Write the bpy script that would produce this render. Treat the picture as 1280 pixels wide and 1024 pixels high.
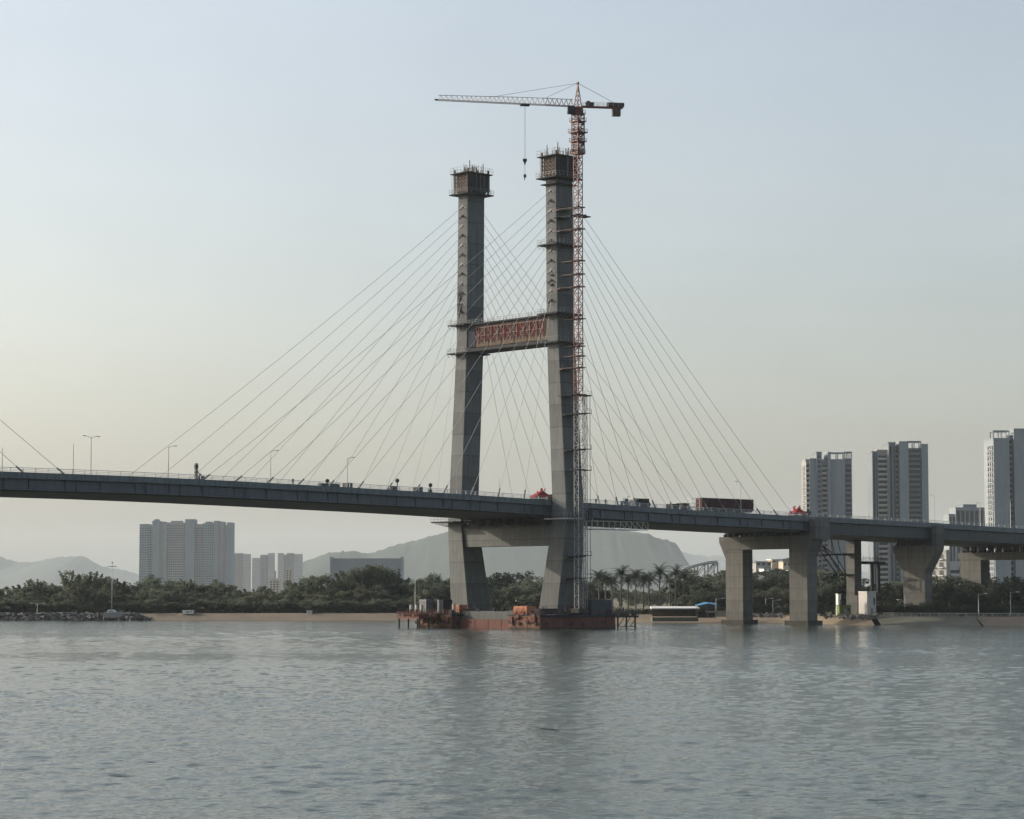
import bpy, math, random
import numpy as np
from mathutils import Vector, Matrix
R = math.radians
for o in list(bpy.data.objects): bpy.data.objects.remove(o)
sc = bpy.context.scene
C = sc.collection

# ------------------------------------------------------------------ camera
CAM_H = 9.0
F_PX, W_PX, H_PX = 3000.0, 1280.0, 1024.0      # long lens, 84 mm equivalent
PITCH = math.atan((741 - 512) / F_PX)
cam_d = bpy.data.cameras.new('camera'); cam_d.sensor_width = 36; cam_d.lens = 36 * F_PX / W_PX
cam_d.clip_start = 1; cam_d.clip_end = 40000
cam = bpy.data.objects.new('camera', cam_d); C.objects.link(cam)
cam.location = (0, 0, CAM_H); cam.rotation_euler = (math.pi / 2 + PITCH, 0, 0)
sc.camera = cam

# bridge frame: s along the deck (to the right and away), t across it (away), z up
OX, OY, AL = 0.631, 618.0, 0.7347
CA, SA = math.cos(AL), math.sin(AL)

# ------------------------------------------------------------------ sky, sun, exposure
SUN_S, SUN_T, SUN_Z = -0.58, 1.0, 0.42          # direction to the sun in the bridge frame
sun_dir = Vector((SUN_S * CA - SUN_T * SA, SUN_S * SA + SUN_T * CA, SUN_Z)).normalized()
sun_el = math.asin(sun_dir.z); sun_az = math.atan2(sun_dir.x, sun_dir.y)
world = bpy.data.worlds.new('World'); sc.world = world; world.use_nodes = True
wn = world.node_tree; bg = wn.nodes['Background']
sky = wn.nodes.new('ShaderNodeTexSky'); sky.sky_type = 'NISHITA'; sky.sun_disc = False
sky.sun_elevation = sun_el; sky.sun_rotation = sun_az
sky.altitude = 0; sky.air_density = 1.0; sky.dust_density = 4.0; sky.ozone_density = 1.0
hs = wn.nodes.new('ShaderNodeHueSaturation'); hs.inputs['Saturation'].default_value = 0.66
wn.links.new(sky.outputs[0], hs.inputs['Color'])
# faint uneven veil of high haze over the whole sky
wt = wn.nodes.new('ShaderNodeTexCoord'); wm = wn.nodes.new('ShaderNodeMapping'); wm.inputs['Scale'].default_value = (1, 1, 2.6)
wz = wn.nodes.new('ShaderNodeTexNoise'); wz.inputs['Scale'].default_value = 5.0; wz.inputs['Detail'].default_value = 5; wz.inputs['Roughness'].default_value = .55
wr = wn.nodes.new('ShaderNodeMapRange'); wr.inputs[1].default_value = .3; wr.inputs[2].default_value = .7; wr.inputs[3].default_value = .965; wr.inputs[4].default_value = 1.035
wn.links.new(wt.outputs['Generated'], wm.inputs[0]); wn.links.new(wm.outputs[0], wz.inputs['Vector']); wn.links.new(wz.outputs['Fac'], wr.inputs[0])
wx = wn.nodes.new('ShaderNodeMix'); wx.data_type = 'RGBA'; wx.blend_type = 'MULTIPLY'; wx.inputs[0].default_value = 1
wn.links.new(hs.outputs[0], wx.inputs[6]); wn.links.new(wr.outputs[0], wx.inputs[7]); wn.links.new(wx.outputs[2], bg.inputs[0]); bg.inputs[1].default_value = 0.128
sl = bpy.data.lights.new('sun', 'SUN'); sl.energy = 2.3; sl.angle = R(0.6); sl.color = (1.0, 0.87, 0.71)
so = bpy.data.objects.new('sun', sl); C.objects.link(so)
so.rotation_euler = (-sun_dir).to_track_quat('-Z', 'Y').to_euler(); so.location = (-200, 300, 300)
sc.view_settings.view_transform = 'Standard'; sc.view_settings.look = 'None'
sc.view_settings.exposure = 0.74; sc.view_settings.gamma = 1.0; sc.view_settings.use_curve_mapping = False
sc.render.engine = 'CYCLES'
cy = sc.cycles
cy.use_denoising = True; cy.max_bounces = 6; cy.diffuse_bounces = 2; cy.glossy_bounces = 3
cy.transmission_bounces = 2; cy.volume_bounces = 3; cy.transparent_max_bounces = 8
cy.caustics_reflective = False; cy.caustics_refractive = False
cy.sample_clamp_indirect = 4.0

# ------------------------------------------------------------------ helpers
def px_ray(px, py):
    x = (px - 640) / F_PX; v = (512 - py) / F_PX
    return Vector((x, math.cos(PITCH) - v * math.sin(PITCH), math.sin(PITCH) + v * math.cos(PITCH)))
def at(px, py, Y):
    d = px_ray(px, py); k = Y / d.y
    return Vector((d.x * k, Y, d.z * k + CAM_H))
def on_water(px, py, z=0.0):
    d = px_ray(px, py); k = (z - CAM_H) / d.z
    return Vector((d.x * k, d.y * k, z))
def b2w(s, t, z): return Vector((OX + s * CA - t * SA, OY + s * SA + t * CA, z))
def s_at(px, t):
    # bridge station seen at picture column px in the plane t
    u = (px - 640) / F_PX
    a0 = OX - t * SA; b0 = OY + t * CA
    return (u * b0 - a0) / (CA - u * SA)

def _lk(nt, a, b): nt.links.new(a, b)
def material(name, col, col2=None, rough=0.8, metal=0.0, scale=0.5, amount=0.5, detail=4, bump=0.0, stretch=(1, 1, 1),
             bands=None, rnd=0.0, streak=0.0, leafy=0.0):
    m = bpy.data.materials.new(name); m.use_nodes = True
    nt = m.node_tree; p = nt.nodes['Principled BSDF']
    p.inputs['Roughness'].default_value = rough; p.inputs['Metallic'].default_value = metal
    col2 = col2 or tuple(c * 0.72 for c in col)
    tc = nt.nodes.new('ShaderNodeTexCoord')
    mp = nt.nodes.new('ShaderNodeMapping'); mp.inputs['Scale'].default_value = stretch
    _lk(nt, tc.outputs['Object'], mp.inputs[0])
    ns = nt.nodes.new('ShaderNodeTexNoise'); ns.inputs['Scale'].default_value = scale; ns.inputs['Detail'].default_value = detail
    ns.inputs['Roughness'].default_value = 0.65
    _lk(nt, mp.outputs[0], ns.inputs['Vector'])
    rp = nt.nodes.new('ShaderNodeValToRGB')
    rp.color_ramp.elements[0].position = 0.5 - 0.22 * amount - 0.05; rp.color_ramp.elements[1].position = 0.5 + 0.22 * amount + 0.05
    rp.color_ramp.elements[0].color = (*col2, 1); rp.color_ramp.elements[1].color = (*col, 1)
    _lk(nt, ns.outputs['Fac'], rp.inputs[0])
    out = rp.outputs[0]
    def mul(sock, val_sock, fac=1.0):
        mx = nt.nodes.new('ShaderNodeMix'); mx.data_type = 'RGBA'; mx.blend_type = 'MULTIPLY'
        mx.inputs[0].default_value = fac
        _lk(nt, sock, mx.inputs[6]); _lk(nt, val_sock, mx.inputs[7]); return mx.outputs[2]
    if bands:                                   # joints between pours: thin darker lines every `bands` metres of height
        sx = nt.nodes.new('ShaderNodeSeparateXYZ'); _lk(nt, tc.outputs['Object'], sx.inputs[0])
        md = nt.nodes.new('ShaderNodeMath'); md.operation = 'MODULO'; md.inputs[1].default_value = bands
        ad = nt.nodes.new('ShaderNodeMath'); ad.operation = 'ADD'; ad.inputs[1].default_value = 1000 * bands
        _lk(nt, sx.outputs[2], ad.inputs[0]); _lk(nt, ad.outputs[0], md.inputs[0])
        r2 = nt.nodes.new('ShaderNodeValToRGB'); r2.color_ramp.interpolation = 'LINEAR'
        md2 = nt.nodes.new('ShaderNodeMath'); md2.operation = 'DIVIDE'; md2.inputs[1].default_value = bands
        _lk(nt, md.outputs[0], md2.inputs[0]); _lk(nt, md2.outputs[0], r2.inputs[0])
        e = r2.color_ramp.elements
        e[0].position = 0.0; e[0].color = (.42, .42, .42, 1); e[1].position = 0.07; e[1].color = (1, 1, 1, 1)
        n = e.new(0.93); n.color = (.92, .92, .92, 1)
        out = mul(out, r2.outputs[0], 0.8)
        fl = nt.nodes.new('ShaderNodeMath'); fl.operation = 'FLOOR'; dv = nt.nodes.new('ShaderNodeMath'); dv.operation = 'DIVIDE'; dv.inputs[1].default_value = bands
        _lk(nt, ad.outputs[0], dv.inputs[0]); _lk(nt, dv.outputs[0], fl.inputs[0])
        wn_ = nt.nodes.new('ShaderNodeTexWhiteNoise'); wn_.noise_dimensions = '1D'; _lk(nt, fl.outputs[0], wn_.inputs['W'])
        mr_ = nt.nodes.new('ShaderNodeMapRange'); mr_.inputs[3].default_value = .80; mr_.inputs[4].default_value = 1.08; _lk(nt, wn_.outputs['Value'], mr_.inputs[0])
        out = mul(out, mr_.outputs[0], 1.0)                   # each pour has its own tone
    if streak:                                  # rain streaks: noise drawn out along the height
        mp2 = nt.nodes.new('ShaderNodeMapping'); mp2.inputs['Scale'].default_value = (1.1, 1.1, 0.06)
        _lk(nt, tc.outputs['Object'], mp2.inputs[0])
        n2 = nt.nodes.new('ShaderNodeTexNoise'); n2.inputs['Scale'].default_value = 1.3; n2.inputs['Detail'].default_value = 5
        _lk(nt, mp2.outputs[0], n2.inputs['Vector'])
        r3 = nt.nodes.new('ShaderNodeValToRGB'); r3.color_ramp.elements[0].position = .36; r3.color_ramp.elements[1].position = .6
        r3.color_ramp.elements[0].color = (.55, .53, .5, 1); r3.color_ramp.elements[1].color = (1, 1, 1, 1)
        _lk(nt, n2.outputs['Fac'], r3.inputs[0]); out = mul(out, r3.outputs[0], streak)
    if rnd:
        oi = nt.nodes.new('ShaderNodeObjectInfo')
        mr = nt.nodes.new('ShaderNodeMapRange'); mr.inputs[3].default_value = 1 - rnd; mr.inputs[4].default_value = 1 + rnd
        _lk(nt, oi.outputs['Random'], mr.inputs[0])
        hv = nt.nodes.new('ShaderNodeHueSaturation'); _lk(nt, mr.outputs[0], hv.inputs['Value']); _lk(nt, out, hv.inputs['Color'])
        mh = nt.nodes.new('ShaderNodeMapRange'); mh.inputs[3].default_value = .5 - rnd * .06; mh.inputs[4].default_value = .5 + rnd * .04
        ml = nt.nodes.new('ShaderNodeMath'); ml.operation = 'FRACT'
        m7 = nt.nodes.new('ShaderNodeMath'); m7.operation = 'MULTIPLY'; m7.inputs[1].default_value = 7.3
        _lk(nt, oi.outputs['Random'], m7.inputs[0]); _lk(nt, m7.outputs[0], ml.inputs[0]); _lk(nt, ml.outputs[0], mh.inputs[0])
        _lk(nt, mh.outputs[0], hv.inputs['Hue']); out = hv.outputs[0]
    _lk(nt, out, p.inputs['Base Color'])
    if bump:
        b = nt.nodes.new('ShaderNodeBump'); b.inputs['Strength'].default_value = bump; b.inputs['Distance'].default_value = 0.1
        _lk(nt, ns.outputs['Fac'], b.inputs['Height']); _lk(nt, b.outputs[0], p.inputs['Normal'])
    if leafy:                                   # thin leaves let light through
        tr = nt.nodes.new('ShaderNodeBsdfTranslucent'); mx = nt.nodes.new('ShaderNodeMixShader'); mx.inputs[0].default_value = leafy
        _lk(nt, out, tr.inputs['Color']); _lk(nt, p.outputs[0], mx.inputs[1]); _lk(nt, tr.outputs[0], mx.inputs[2]); _lk(nt, mx.outputs[0], nt.nodes['Material Output'].inputs['Surface'])
    return m

M = {}
M['concrete'] = material('concrete', (.138, .15, .15), (.096, .106, .108), .9, scale=.35, amount=.9, detail=8, bands=5.6, streak=.4, bump=.15)
M['concrete_pier'] = material('concrete_pier', (.122, .124, .115), (.082, .084, .08), .9, scale=.4, amount=.9, detail=8, bands=3.4, streak=.5, bump=.15)
M['concrete_wet'] = material('concrete_wet', (.045, .043, .036), (.022, .022, .018), .95, scale=.6)
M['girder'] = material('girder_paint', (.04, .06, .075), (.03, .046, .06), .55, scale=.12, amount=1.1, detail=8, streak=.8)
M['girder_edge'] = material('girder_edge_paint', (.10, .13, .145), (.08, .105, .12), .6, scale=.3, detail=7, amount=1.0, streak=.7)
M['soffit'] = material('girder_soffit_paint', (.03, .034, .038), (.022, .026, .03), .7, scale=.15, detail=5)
M['asphalt'] = material('asphalt', (.06, .06, .06), (.045, .045, .045), .9, scale=1)
M['steel_dark'] = material('dark_steel', (.028, .03, .034), (.018, .019, .022), .9, scale=2)
M['steel_grey'] = material('grey_steel', (.22, .23, .24), (.14, .15, .16), .6, scale=2)
M['faded_red'] = material('faded_red_bars', (.17, .05, .045), (.10, .032, .03), .9, scale=1.5)
M['galv'] = material('galvanised_steel', (.42, .43, .43), (.32, .33, .33), .5, .3, scale=2)
M['cable'] = material('cable_sheath', (.30, .31, .31), (.26, .27, .27), .5, scale=2)
M['red_steel'] = material('red_crane_paint', (.14, .018, .012), (.09, .013, .01), .55, scale=1.2)
M['jib_paint'] = material('pale_jib_paint', (.55, .50, .47), (.44, .37, .34), .6, scale=1.2)
M['red_form'] = material('red_formwork', (.15, .02, .018), (.07, .014, .015), .95, scale=.8, amount=1.0, detail=6)
M['brown_form'] = material('brown_formwork', (.11, .075, .06), (.06, .045, .04), .8, scale=.9, amount=1, detail=6)
M['timber'] = material('formwork_timber', (.11, .075, .04), (.065, .045, .028), .85, scale=1.5, detail=6)
M['navy'] = material('navy_paint', (.012, .018, .034), (.009, .013, .026), .9, scale=1)
M['blue'] = material('blue_container_paint', (.012, .028, .055), (.01, .022, .042), .5, scale=1, streak=.5)
M['teal'] = material('teal_paint', (.05, .14, .17), (.04, .1, .13), .5, scale=1)
M['orange'] = material('orange_paint', (.52, .19, .06), (.36, .11, .04), .6, scale=.7, amount=1, detail=6, streak=.5)
M['rust'] = material('rusty_red_steel', (.15, .042, .028), (.08, .025, .02), .8, scale=.5, amount=1, detail=8, streak=.8, bump=.2)
M['rust_lit'] = material('rust_sunlit_tone', (.25, .115, .055), (.10, .036, .024), .8, scale=.4, amount=.8, detail=8, streak=.8, bump=.2)  # lighter copy of rust for cofferdam end plates, sunlight put into the colour
M['maroon'] = material('maroon_container', (.06, .012, .015), (.045, .01, .012), .8, scale=.5, streak=.5)
M['bright_red'] = material('bright_red_paint', (.36, .012, .02), (.22, .01, .014), .8, scale=1)
M['white'] = material('white_paint', (.75, .75, .73), (.62, .62, .6), .6, scale=1, streak=.2)
M['green'] = material('green_box_paint', (.11, .15, .035), (.08, .11, .03), .7, scale=1)
M['canvas_blue'] = material('blue_canvas', (.03, .22, .42), (.025, .17, .33), .6, scale=.5)
M['net'] = material('dark_safety_net', (.03, .035, .035), (.02, .02, .022), .95, scale=2)
M['rubber'] = material('tyre_rubber', (.02, .02, .02), None, .9)
M['glass'] = material('window_glass', (.05, .06, .07), (.035, .045, .055), .15, scale=.05)
M['sand'] = material('beach_sand', (.21, .165, .115), (.13, .105, .075), .95, scale=.12, amount=1, detail=8, bump=.4)
M['soil'] = material('ground_soil', (.09, .10, .045), (.12, .10, .06), .95, scale=.03, amount=1, detail=8, bump=.4)
M['revet'] = material('mossy_revetment', (.15, .145, .11), (.07, .075, .055), .9, scale=.25, amount=1, detail=8, stretch=(1, 1, 3))
M['rock'] = material('jetty_rock', (.13, .125, .12), (.07, .07, .07), .9, scale=.7, amount=1, rnd=.15)
M['bark'] = material('tree_bark', (.13, .115, .09), (.07, .06, .05), .95, scale=1.2)
M['palm_bark'] = material('palm_bark', (.12, .115, .10), (.075, .07, .06), .95, scale=1.2, bands=.7)
M['leaf'] = material('broad_leaf', (.11, .13, .088), (.068, .084, .058), .7, scale=.45, amount=1.2, rnd=.35, leafy=.45)
M['leaf_light'] = material('light_leaf', (.14, .158, .105), (.09, .105, .07), .7, scale=.45, amount=1.2, rnd=.3, leafy=.45)
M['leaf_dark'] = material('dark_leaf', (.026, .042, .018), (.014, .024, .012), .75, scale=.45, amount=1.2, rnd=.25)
M['frond'] = material('palm_frond', (.024, .038, .019), (.014, .023, .011), .6, scale=.5, rnd=.25, leafy=.25)
M['hedge'] = material('shrub_leaf', (.07, .10, .03), (.035, .05, .018), .8, scale=.6, amount=1.2, rnd=.3)
M['hill'] = material('wooded_hill', (.035, .06, .05), (.02, .036, .032), .95, scale=.012, amount=1.2, detail=9)
M['wall_pale'] = material('pale_facade', (.33, .33, .32), (.28, .28, .27), .85, scale=.04, streak=.25)
M['wall_cool'] = material('cool_grey_facade', (.26, .295, .32), (.22, .255, .28), .8, scale=.04, streak=.25)
M['wall_mid'] = material('mid_grey_facade', (.185, .212, .238), (.155, .182, .208), .8, scale=.04, streak=.25)
M['wall_warm'] = material('warm_facade', (.58, .50, .40), (.5, .42, .33), .85, scale=.05, streak=.2)
M['balcony'] = material('balcony_white', (.5, .49, .47), (.42, .41, .40), .8, scale=.1)
M['pave'] = material('promenade_paving', (.30, .29, .27), (.22, .21, .19), .9, scale=.2)

class G:
    """collects boxes, bars, lofts and loose faces; build() makes ONE mesh object"""
    def __init__(self): self.v = []; self.f = []
    def add(self, vs, fs):
        n = len(self.v); self.v += [tuple(p) for p in vs]; self.f += [tuple(i + n for i in f) for f in fs]; return self
    QB = [(0, 3, 2, 1), (4, 5, 6, 7), (0, 1, 5, 4), (1, 2, 6, 5), (2, 3, 7, 6), (3, 0, 4, 7)]
    def box(self, x0, x1, y0, y1, z0, z1):
        return self.add([(x0, y0, z0), (x1, y0, z0), (x1, y1, z0), (x0, y1, z0), (x0, y0, z1), (x1, y0, z1), (x1, y1, z1), (x0, y1, z1)], G.QB)
    def cbox(self, c, d, rz=0.0):
        cs, sn = math.cos(rz), math.sin(rz); hx, hy, hz = d[0] / 2, d[1] / 2, d[2] / 2
        vs = []
        for z in (-hz, hz):
            for x, y in ((-hx, -hy), (hx, -hy), (hx, hy), (-hx, hy)):
                vs.append((c[0] + x * cs - y * sn, c[1] + x * sn + y * cs, c[2] + z))
        return self.add(vs, G.QB)
    def bar(self, a, b, w=0.1, h=None, n=4):
        a, b = Vector(a), Vector(b); d = (b - a)
        if d.length < 1e-6: return self
        d.normalize(); up = Vector((0, 0, 1)) if abs(d.z) < .95 else Vector((1, 0, 0))
        x = d.cross(up).normalized(); y = x.cross(d).normalized(); h = h or w
        vs = []
        for p in (a, b):
            for i in range(n):
                an = 2 * math.pi * (i + .5) / n; k = .7071 if n == 4 else .5
                vs.append(p + x * math.cos(an) * w * k + y * math.sin(an) * h * k)
        fs = [(i, (i + 1) % n, n + (i + 1) % n, n + i) for i in range(n)] + [tuple(range(n - 1, -1, -1)), tuple(range(n, 2 * n))]
        return self.add(vs, fs)
    def tube(self, pts, rads, n=6):
        vs = []; fs = []; pts = [Vector(p) for p in pts]
        for k, p in enumerate(pts):
            d = (pts[min(k + 1, len(pts) - 1)] - pts[max(k - 1, 0)]).normalized()
            up = Vector((0, 0, 1)) if abs(d.z) < .9 else Vector((1, 0, 0))
            x = d.cross(up).normalized(); y = x.cross(d)
            r = rads[k] if isinstance(rads, (list, tuple)) else rads
            vs += [p + (x * math.cos(2 * math.pi * i / n) + y * math.sin(2 * math.pi * i / n)) * r for i in range(n)]
        for k in range(len(pts) - 1):
            for i in range(n):
                j = (i + 1) % n; fs.append((k * n + i, k * n + j, (k + 1) * n + j, (k + 1) * n + i))
        fs += [tuple(range(n - 1, -1, -1)), tuple(range((len(pts) - 1) * n, len(pts) * n))]
        return self.add(vs, fs)
    def loft(self, rings, cap=True):
        n = len(rings[0]); vs = [p for r in rings for p in r]; fs = []
        for k in range(len(rings) - 1):
            for i in range(n):
                j = (i + 1) % n; fs.append((k * n + i, k * n + j, (k + 1) * n + j, (k + 1) * n + i))
        if cap: fs += [tuple(range(n - 1, -1, -1)), tuple(range((len(rings) - 1) * n, len(rings) * n))]
        return self.add(vs, fs)
    def lattice(self, a, b, side, bay, chord=.14, brace=.07, rot=0.0, taper=1.0, side2=None):
        """square lattice member from a to b"""
        a, b = Vector(a), Vector(b); L = (b - a).length; d = (b - a) / L
        up = Vector((0, 0, 1)) if abs(d.z) < .9 else Vector((math.cos(rot), math.sin(rot), 0))
        x = d.cross(up).normalized(); y = x.cross(d).normalized(); n = max(1, round(L / bay)); side2 = side2 or side
        def ring(k):
            q = 1 + (taper - 1) * k / n; p = a + d * (L * k / n)
            return [p + (x * i * side + y * j * side2) * q * .5 for i, j in ((-1, -1), (1, -1), (1, 1), (-1, 1))]
        r0, r1 = ring(0), ring(n)
        for i in range(4): self.bar(r0[i], r1[i], chord)
        for k in range(n):
            p, q = ring(k), ring(k + 1)
            for i in range(4):
                j = (i + 1) % 4
                self.bar(p[i], p[j], brace)
                if (k + i) % 2: self.bar(p[i], q[j], brace)
                else: self.bar(p[j], q[i], brace)
        for i in range(4): self.bar(r1[i], r1[(i + 1) % 4], brace)
        return self
    def mesh(self, name, m, smooth=False, off=(0, 0, 0)):
        me = bpy.data.meshes.new(name)
        o = Vector(off)
        me.from_pydata([tuple(Vector(p) - o) for p in self.v], [], self.f)
        if m: me.materials.append(m)
        if smooth: me.polygons.foreach_set('use_smooth', [True] * len(me.polygons))
        me.update(); return me

def link(name, me, parent=None, kind=None, label=None):
    o = bpy.data.objects.new(name, me); C.objects.link(o)
    if parent is not None: o.parent = parent
    if kind: o['kind'] = kind
    if label: o['label'] = label
    return o
def tag(o, label, cat, group=None):
    o['label'] = label; o['category'] = cat
    if group: o['group'] = group
    return o
def root(name, label, cat, loc, rz=0.0, group=None):
    o = bpy.data.objects.new(name, None); C.objects.link(o); o.empty_display_size = 1
    o.location = loc; o.rotation_euler = (0, 0, rz)
    return tag(o, label, cat, group)
class Th:
    """a thing with its own origin; parts are given in the thing's frame coordinates (bridge frame when bridge=True)"""
    def __init__(self, name, label, cat, org, rz=0.0, group=None, bridge=False):
        self.org = Vector(org)
        if bridge: loc = b2w(*org); rz = AL
        else: loc = org; self.org = Vector((0, 0, 0))
        self.o = root(name, label, cat, loc, rz, group)
    def part(self, name, g, m, parent=None, smooth=False, kind=None, label=None):
        return link(name, g.mesh(name, M[m] if isinstance(m, str) else m, smooth, self.org), parent or self.o, kind, label)
def single(name, g, m, label, cat, org, bridge=False, rz=0.0, group=None, smooth=False, kind=None):
    """a thing that is one mesh"""
    org = Vector(org)
    me = g.mesh(name, M[m] if isinstance(m, str) else m, smooth, org if bridge else (0, 0, 0))
    o = link(name, me, None, kind); o.location = b2w(*org) if bridge else org; o.rotation_euler = (0, 0, AL if bridge else rz)
    if cat: tag(o, label, cat, group)
    return o
def copy_tree(o, parent=None):
    c = o.copy(); C.objects.link(c)
    if parent is not None: c.parent = parent; c.matrix_parent_inverse = o.matrix_parent_inverse
    for ch in o.children: copy_tree(ch, c)
    return c
rng = random.Random(7)

# ================================================================== SETTING
# ---- water: real waves; one sheet that runs out to the horizon
def build_water():
    r = np.random.default_rng(3)
    rows = np.concatenate([[-400, -150, -20, 35], 60 * (1000 / 60) ** np.linspace(0, 1, 1400), [1200, 1600, 2600, 4000, 24000]])
    fr = np.linspace(-1, 1, 560)
    fr = np.concatenate([[-40, -12, -5, -2.5, -1.5], fr, [1.5, 2.5, 5, 12, 40]])
    Y = rows[:, None] * np.ones_like(fr)[None, :]
    half = 0.25 * np.clip(rows, 60, 1000) + 10
    X = half[:, None] * fr[None, :]
    sp = np.gradient(rows)[:, None]
    Z = np.zeros_like(X)
    wind = R(112)
    for i in range(120):
        lam = 0.5 * (6.5 / 0.5) ** r.random()
        th = wind + r.normal(0, 1.1)
        k = 2 * math.pi / lam
        amp = 0.0028 * lam * (0.5 + r.random())
        if lam > 2.6: amp *= 0.52
        fade = np.clip((lam / np.maximum(sp, .05) - 2.0) / 3.5, 0, 1)
        ph = r.random() * 6.28
        a = k * (X * math.cos(th) + Y * math.sin(th)) + ph
        Z += amp * fade * (np.sin(a) + 0.25 * np.sin(2 * a + .6))
    # slow patches where the breeze is stronger or weaker
    patch = 0.92 + .42 * np.sin(X * .021 + Y * .013 + 1) * np.sin(Y * .034 - X * .006 + 2) + .22 * np.sin(Y * .071 + X * .009)
    Z *= patch
    edge = np.clip((1.25 - np.abs(fr))[None, :] / .3, 0, 1) * np.clip((990 - rows) / 150, 0, 1)[:, None] * np.clip((rows - 40) / 30, 0, 1)[:, None]
    Z *= edge
    n, m = X.shape
    co = np.stack([X, Y, Z], -1).reshape(-1, 3)
    idx = np.arange(n * m).reshape(n, m)
    q = np.stack([idx[:-1, :-1], idx[:-1, 1:], idx[1:, 1:], idx[1:, :-1]], -1).reshape(-1, 4)
    me = bpy.data.meshes.new('water')
    me.vertices.add(len(co)); me.vertices.foreach_set('co', co.ravel())
    me.loops.add(q.size); me.loops.foreach_set('vertex_index', q.ravel())
    me.polygons.add(len(q)); me.polygons.foreach_set('loop_start', np.arange(0, q.size, 4)); me.polygons.foreach_set('loop_total', np.full(len(q), 4))
    me.polygons.foreach_set('use_smooth', np.ones(len(q), bool))
    me.update(calc_edges=True)
    m_ = bpy.data.materials.new('river_water'); m_.use_nodes = True
    nt = m_.node_tree; p = nt.nodes['Principled BSDF']
    p.inputs['Base Color'].default_value = (.052, .070, .055, 1); p.inputs['Roughness'].default_value = .05; p.inputs['IOR'].default_value = 1.33
    tc = nt.nodes.new('ShaderNodeTexCoord')
    mp = nt.nodes.new('ShaderNodeMapping'); mp.inputs['Scale'].default_value = (1.0, 1.6, 1)
    _lk(nt, tc.outputs['Object'], mp.inputs[0])
    a = nt.nodes.new('ShaderNodeTexNoise'); a.inputs['Scale'].default_value = 1.6; a.inputs['Detail'].default_value = 5; a.inputs['Roughness'].default_value = .6
    _lk(nt, mp.outputs[0], a.inputs['Vector'])
    b = nt.nodes.new('ShaderNodeBump'); b.inputs['Strength'].default_value = .7; b.inputs['Distance'].default_value = .12
    _lk(nt, a.outputs['Fac'], b.inputs['Height']); _lk(nt, b.outputs[0], p.inputs['Normal'])
    me.materials.append(m_)
    o = link('water', me, None, 'structure'); return o
build_water()

# ---- land: a beach or revetment strip along the shore, flat ground behind it out to the horizon
shore_px = [(-900, 775.5), (-300, 775.5), (0, 775.5), (180, 775.5), (360, 775.5), (520, 775.5), (640, 776.5), (800, 777.8), (900, 778.3), (985, 778.8),
            (1022, 780), (1060, 781), (1095, 781.5), (1160, 782), (1225, 782.3), (1280, 782.3), (1500, 782.3), (2300, 782.3)]
shore = [on_water(*p) for p in shore_px]
def shore_y(x):
    for a, b in zip(shore[:-1], shore[1:]):
        if a.x <= x <= b.x: return a.y + (b.y - a.y) * (x - a.x) / (b.x - a.x)
    return shore[0].y if x < shore[0].x else shore[-1].y
GROUND_Z = 2.3
def strip(xa, xb, prof, step, jit=0.0):
    g = G(); xs = np.arange(xa, xb + .01, step); n = len(prof)
    for i, x in enumerate(xs):
        for k, (d, z) in enumerate(prof):
            j = jit * (math.sin(x * .37 + k) + .6 * math.sin(x * 1.13 + 2 * k)) if 0 < k < n - 1 or k == 0 else 0
            g.v.append((x, shore_y(x) + d + j * 3, z + j * .25))
    for i in range(len(xs) - 1):
        for k in range(n - 1): g.f.append((i * n + k, (i + 1) * n + k, (i + 1) * n + k + 1, i * n + k + 1))
    return g
xs_rev = [on_water(1095, 781).x, on_water(1225, 782).x]
x_l, x_r = shore[0].x, shore[-1].x
link('beach', strip(x_l, xs_rev[0], [(-6, -.9), (0, .02), (3, .8), (6, 1.55), (9, GROUND_Z - .1), (14, GROUND_Z - .02)], 2.0, .22).mesh('beach', M['sand'], True), None, 'structure')
link('revetment', strip(xs_rev[0], xs_rev[1], [(-5, -.9), (0, .02), (7, 1.9), (7.5, 2.25), (9.5, 2.3), (14, GROUND_Z - .02)], 1.5, .03).mesh('revetment', M['revet']), None, 'structure')
link('beach', strip(xs_rev[1], x_r, [(-6, -.9), (0, .02), (4, .8), (8, 1.7), (10, GROUND_Z - .1), (14, GROUND_Z - .02)], 2.0, .2).mesh('beach', M['sand'], True), None, 'structure')
g = G(); xs = [x_l - 22000] + list(np.arange(x_l, x_r, 8.0)) + [x_r, x_r + 22000]
for x in xs:
    g.v.append((x, shore_y(x) + 12.5, GROUND_Z)); g.v.append((x, 25000, GROUND_Z + 1))
for i in range(len(xs) - 1): g.f.append((2 * i, 2 * i + 2, 2 * i + 3, 2 * i + 1))
link('ground', g.mesh('ground', M['soil']), None, 'structure')
# promenade path with a low wall along the left and right shore
for nm, xa, xb, d in (('promenade', on_water(-100, 776).x, on_water(560, 776).x, 15.5), ('promenade', on_water(1100, 781).x, on_water(1500, 781).x, 15.5)):
    g = G(); xs = list(np.arange(xa, xb, 3.0)); n = 4
    for x in xs:
        for dd, z in ((0, GROUND_Z - .1), (0, GROUND_Z + .22), (4.5, GROUND_Z + .22), (4.5, GROUND_Z - .1)): g.v.append((x, shore_y(x) + d + dd, z))
    for i in range(len(xs) - 1):
        for k in range(3): g.f.append((i * 4 + k, (i + 1) * 4 + k, (i + 1) * 4 + k + 1, i * 4 + k + 1))
    link(nm, g.mesh(nm, M['pave']), None, 'structure')

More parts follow.
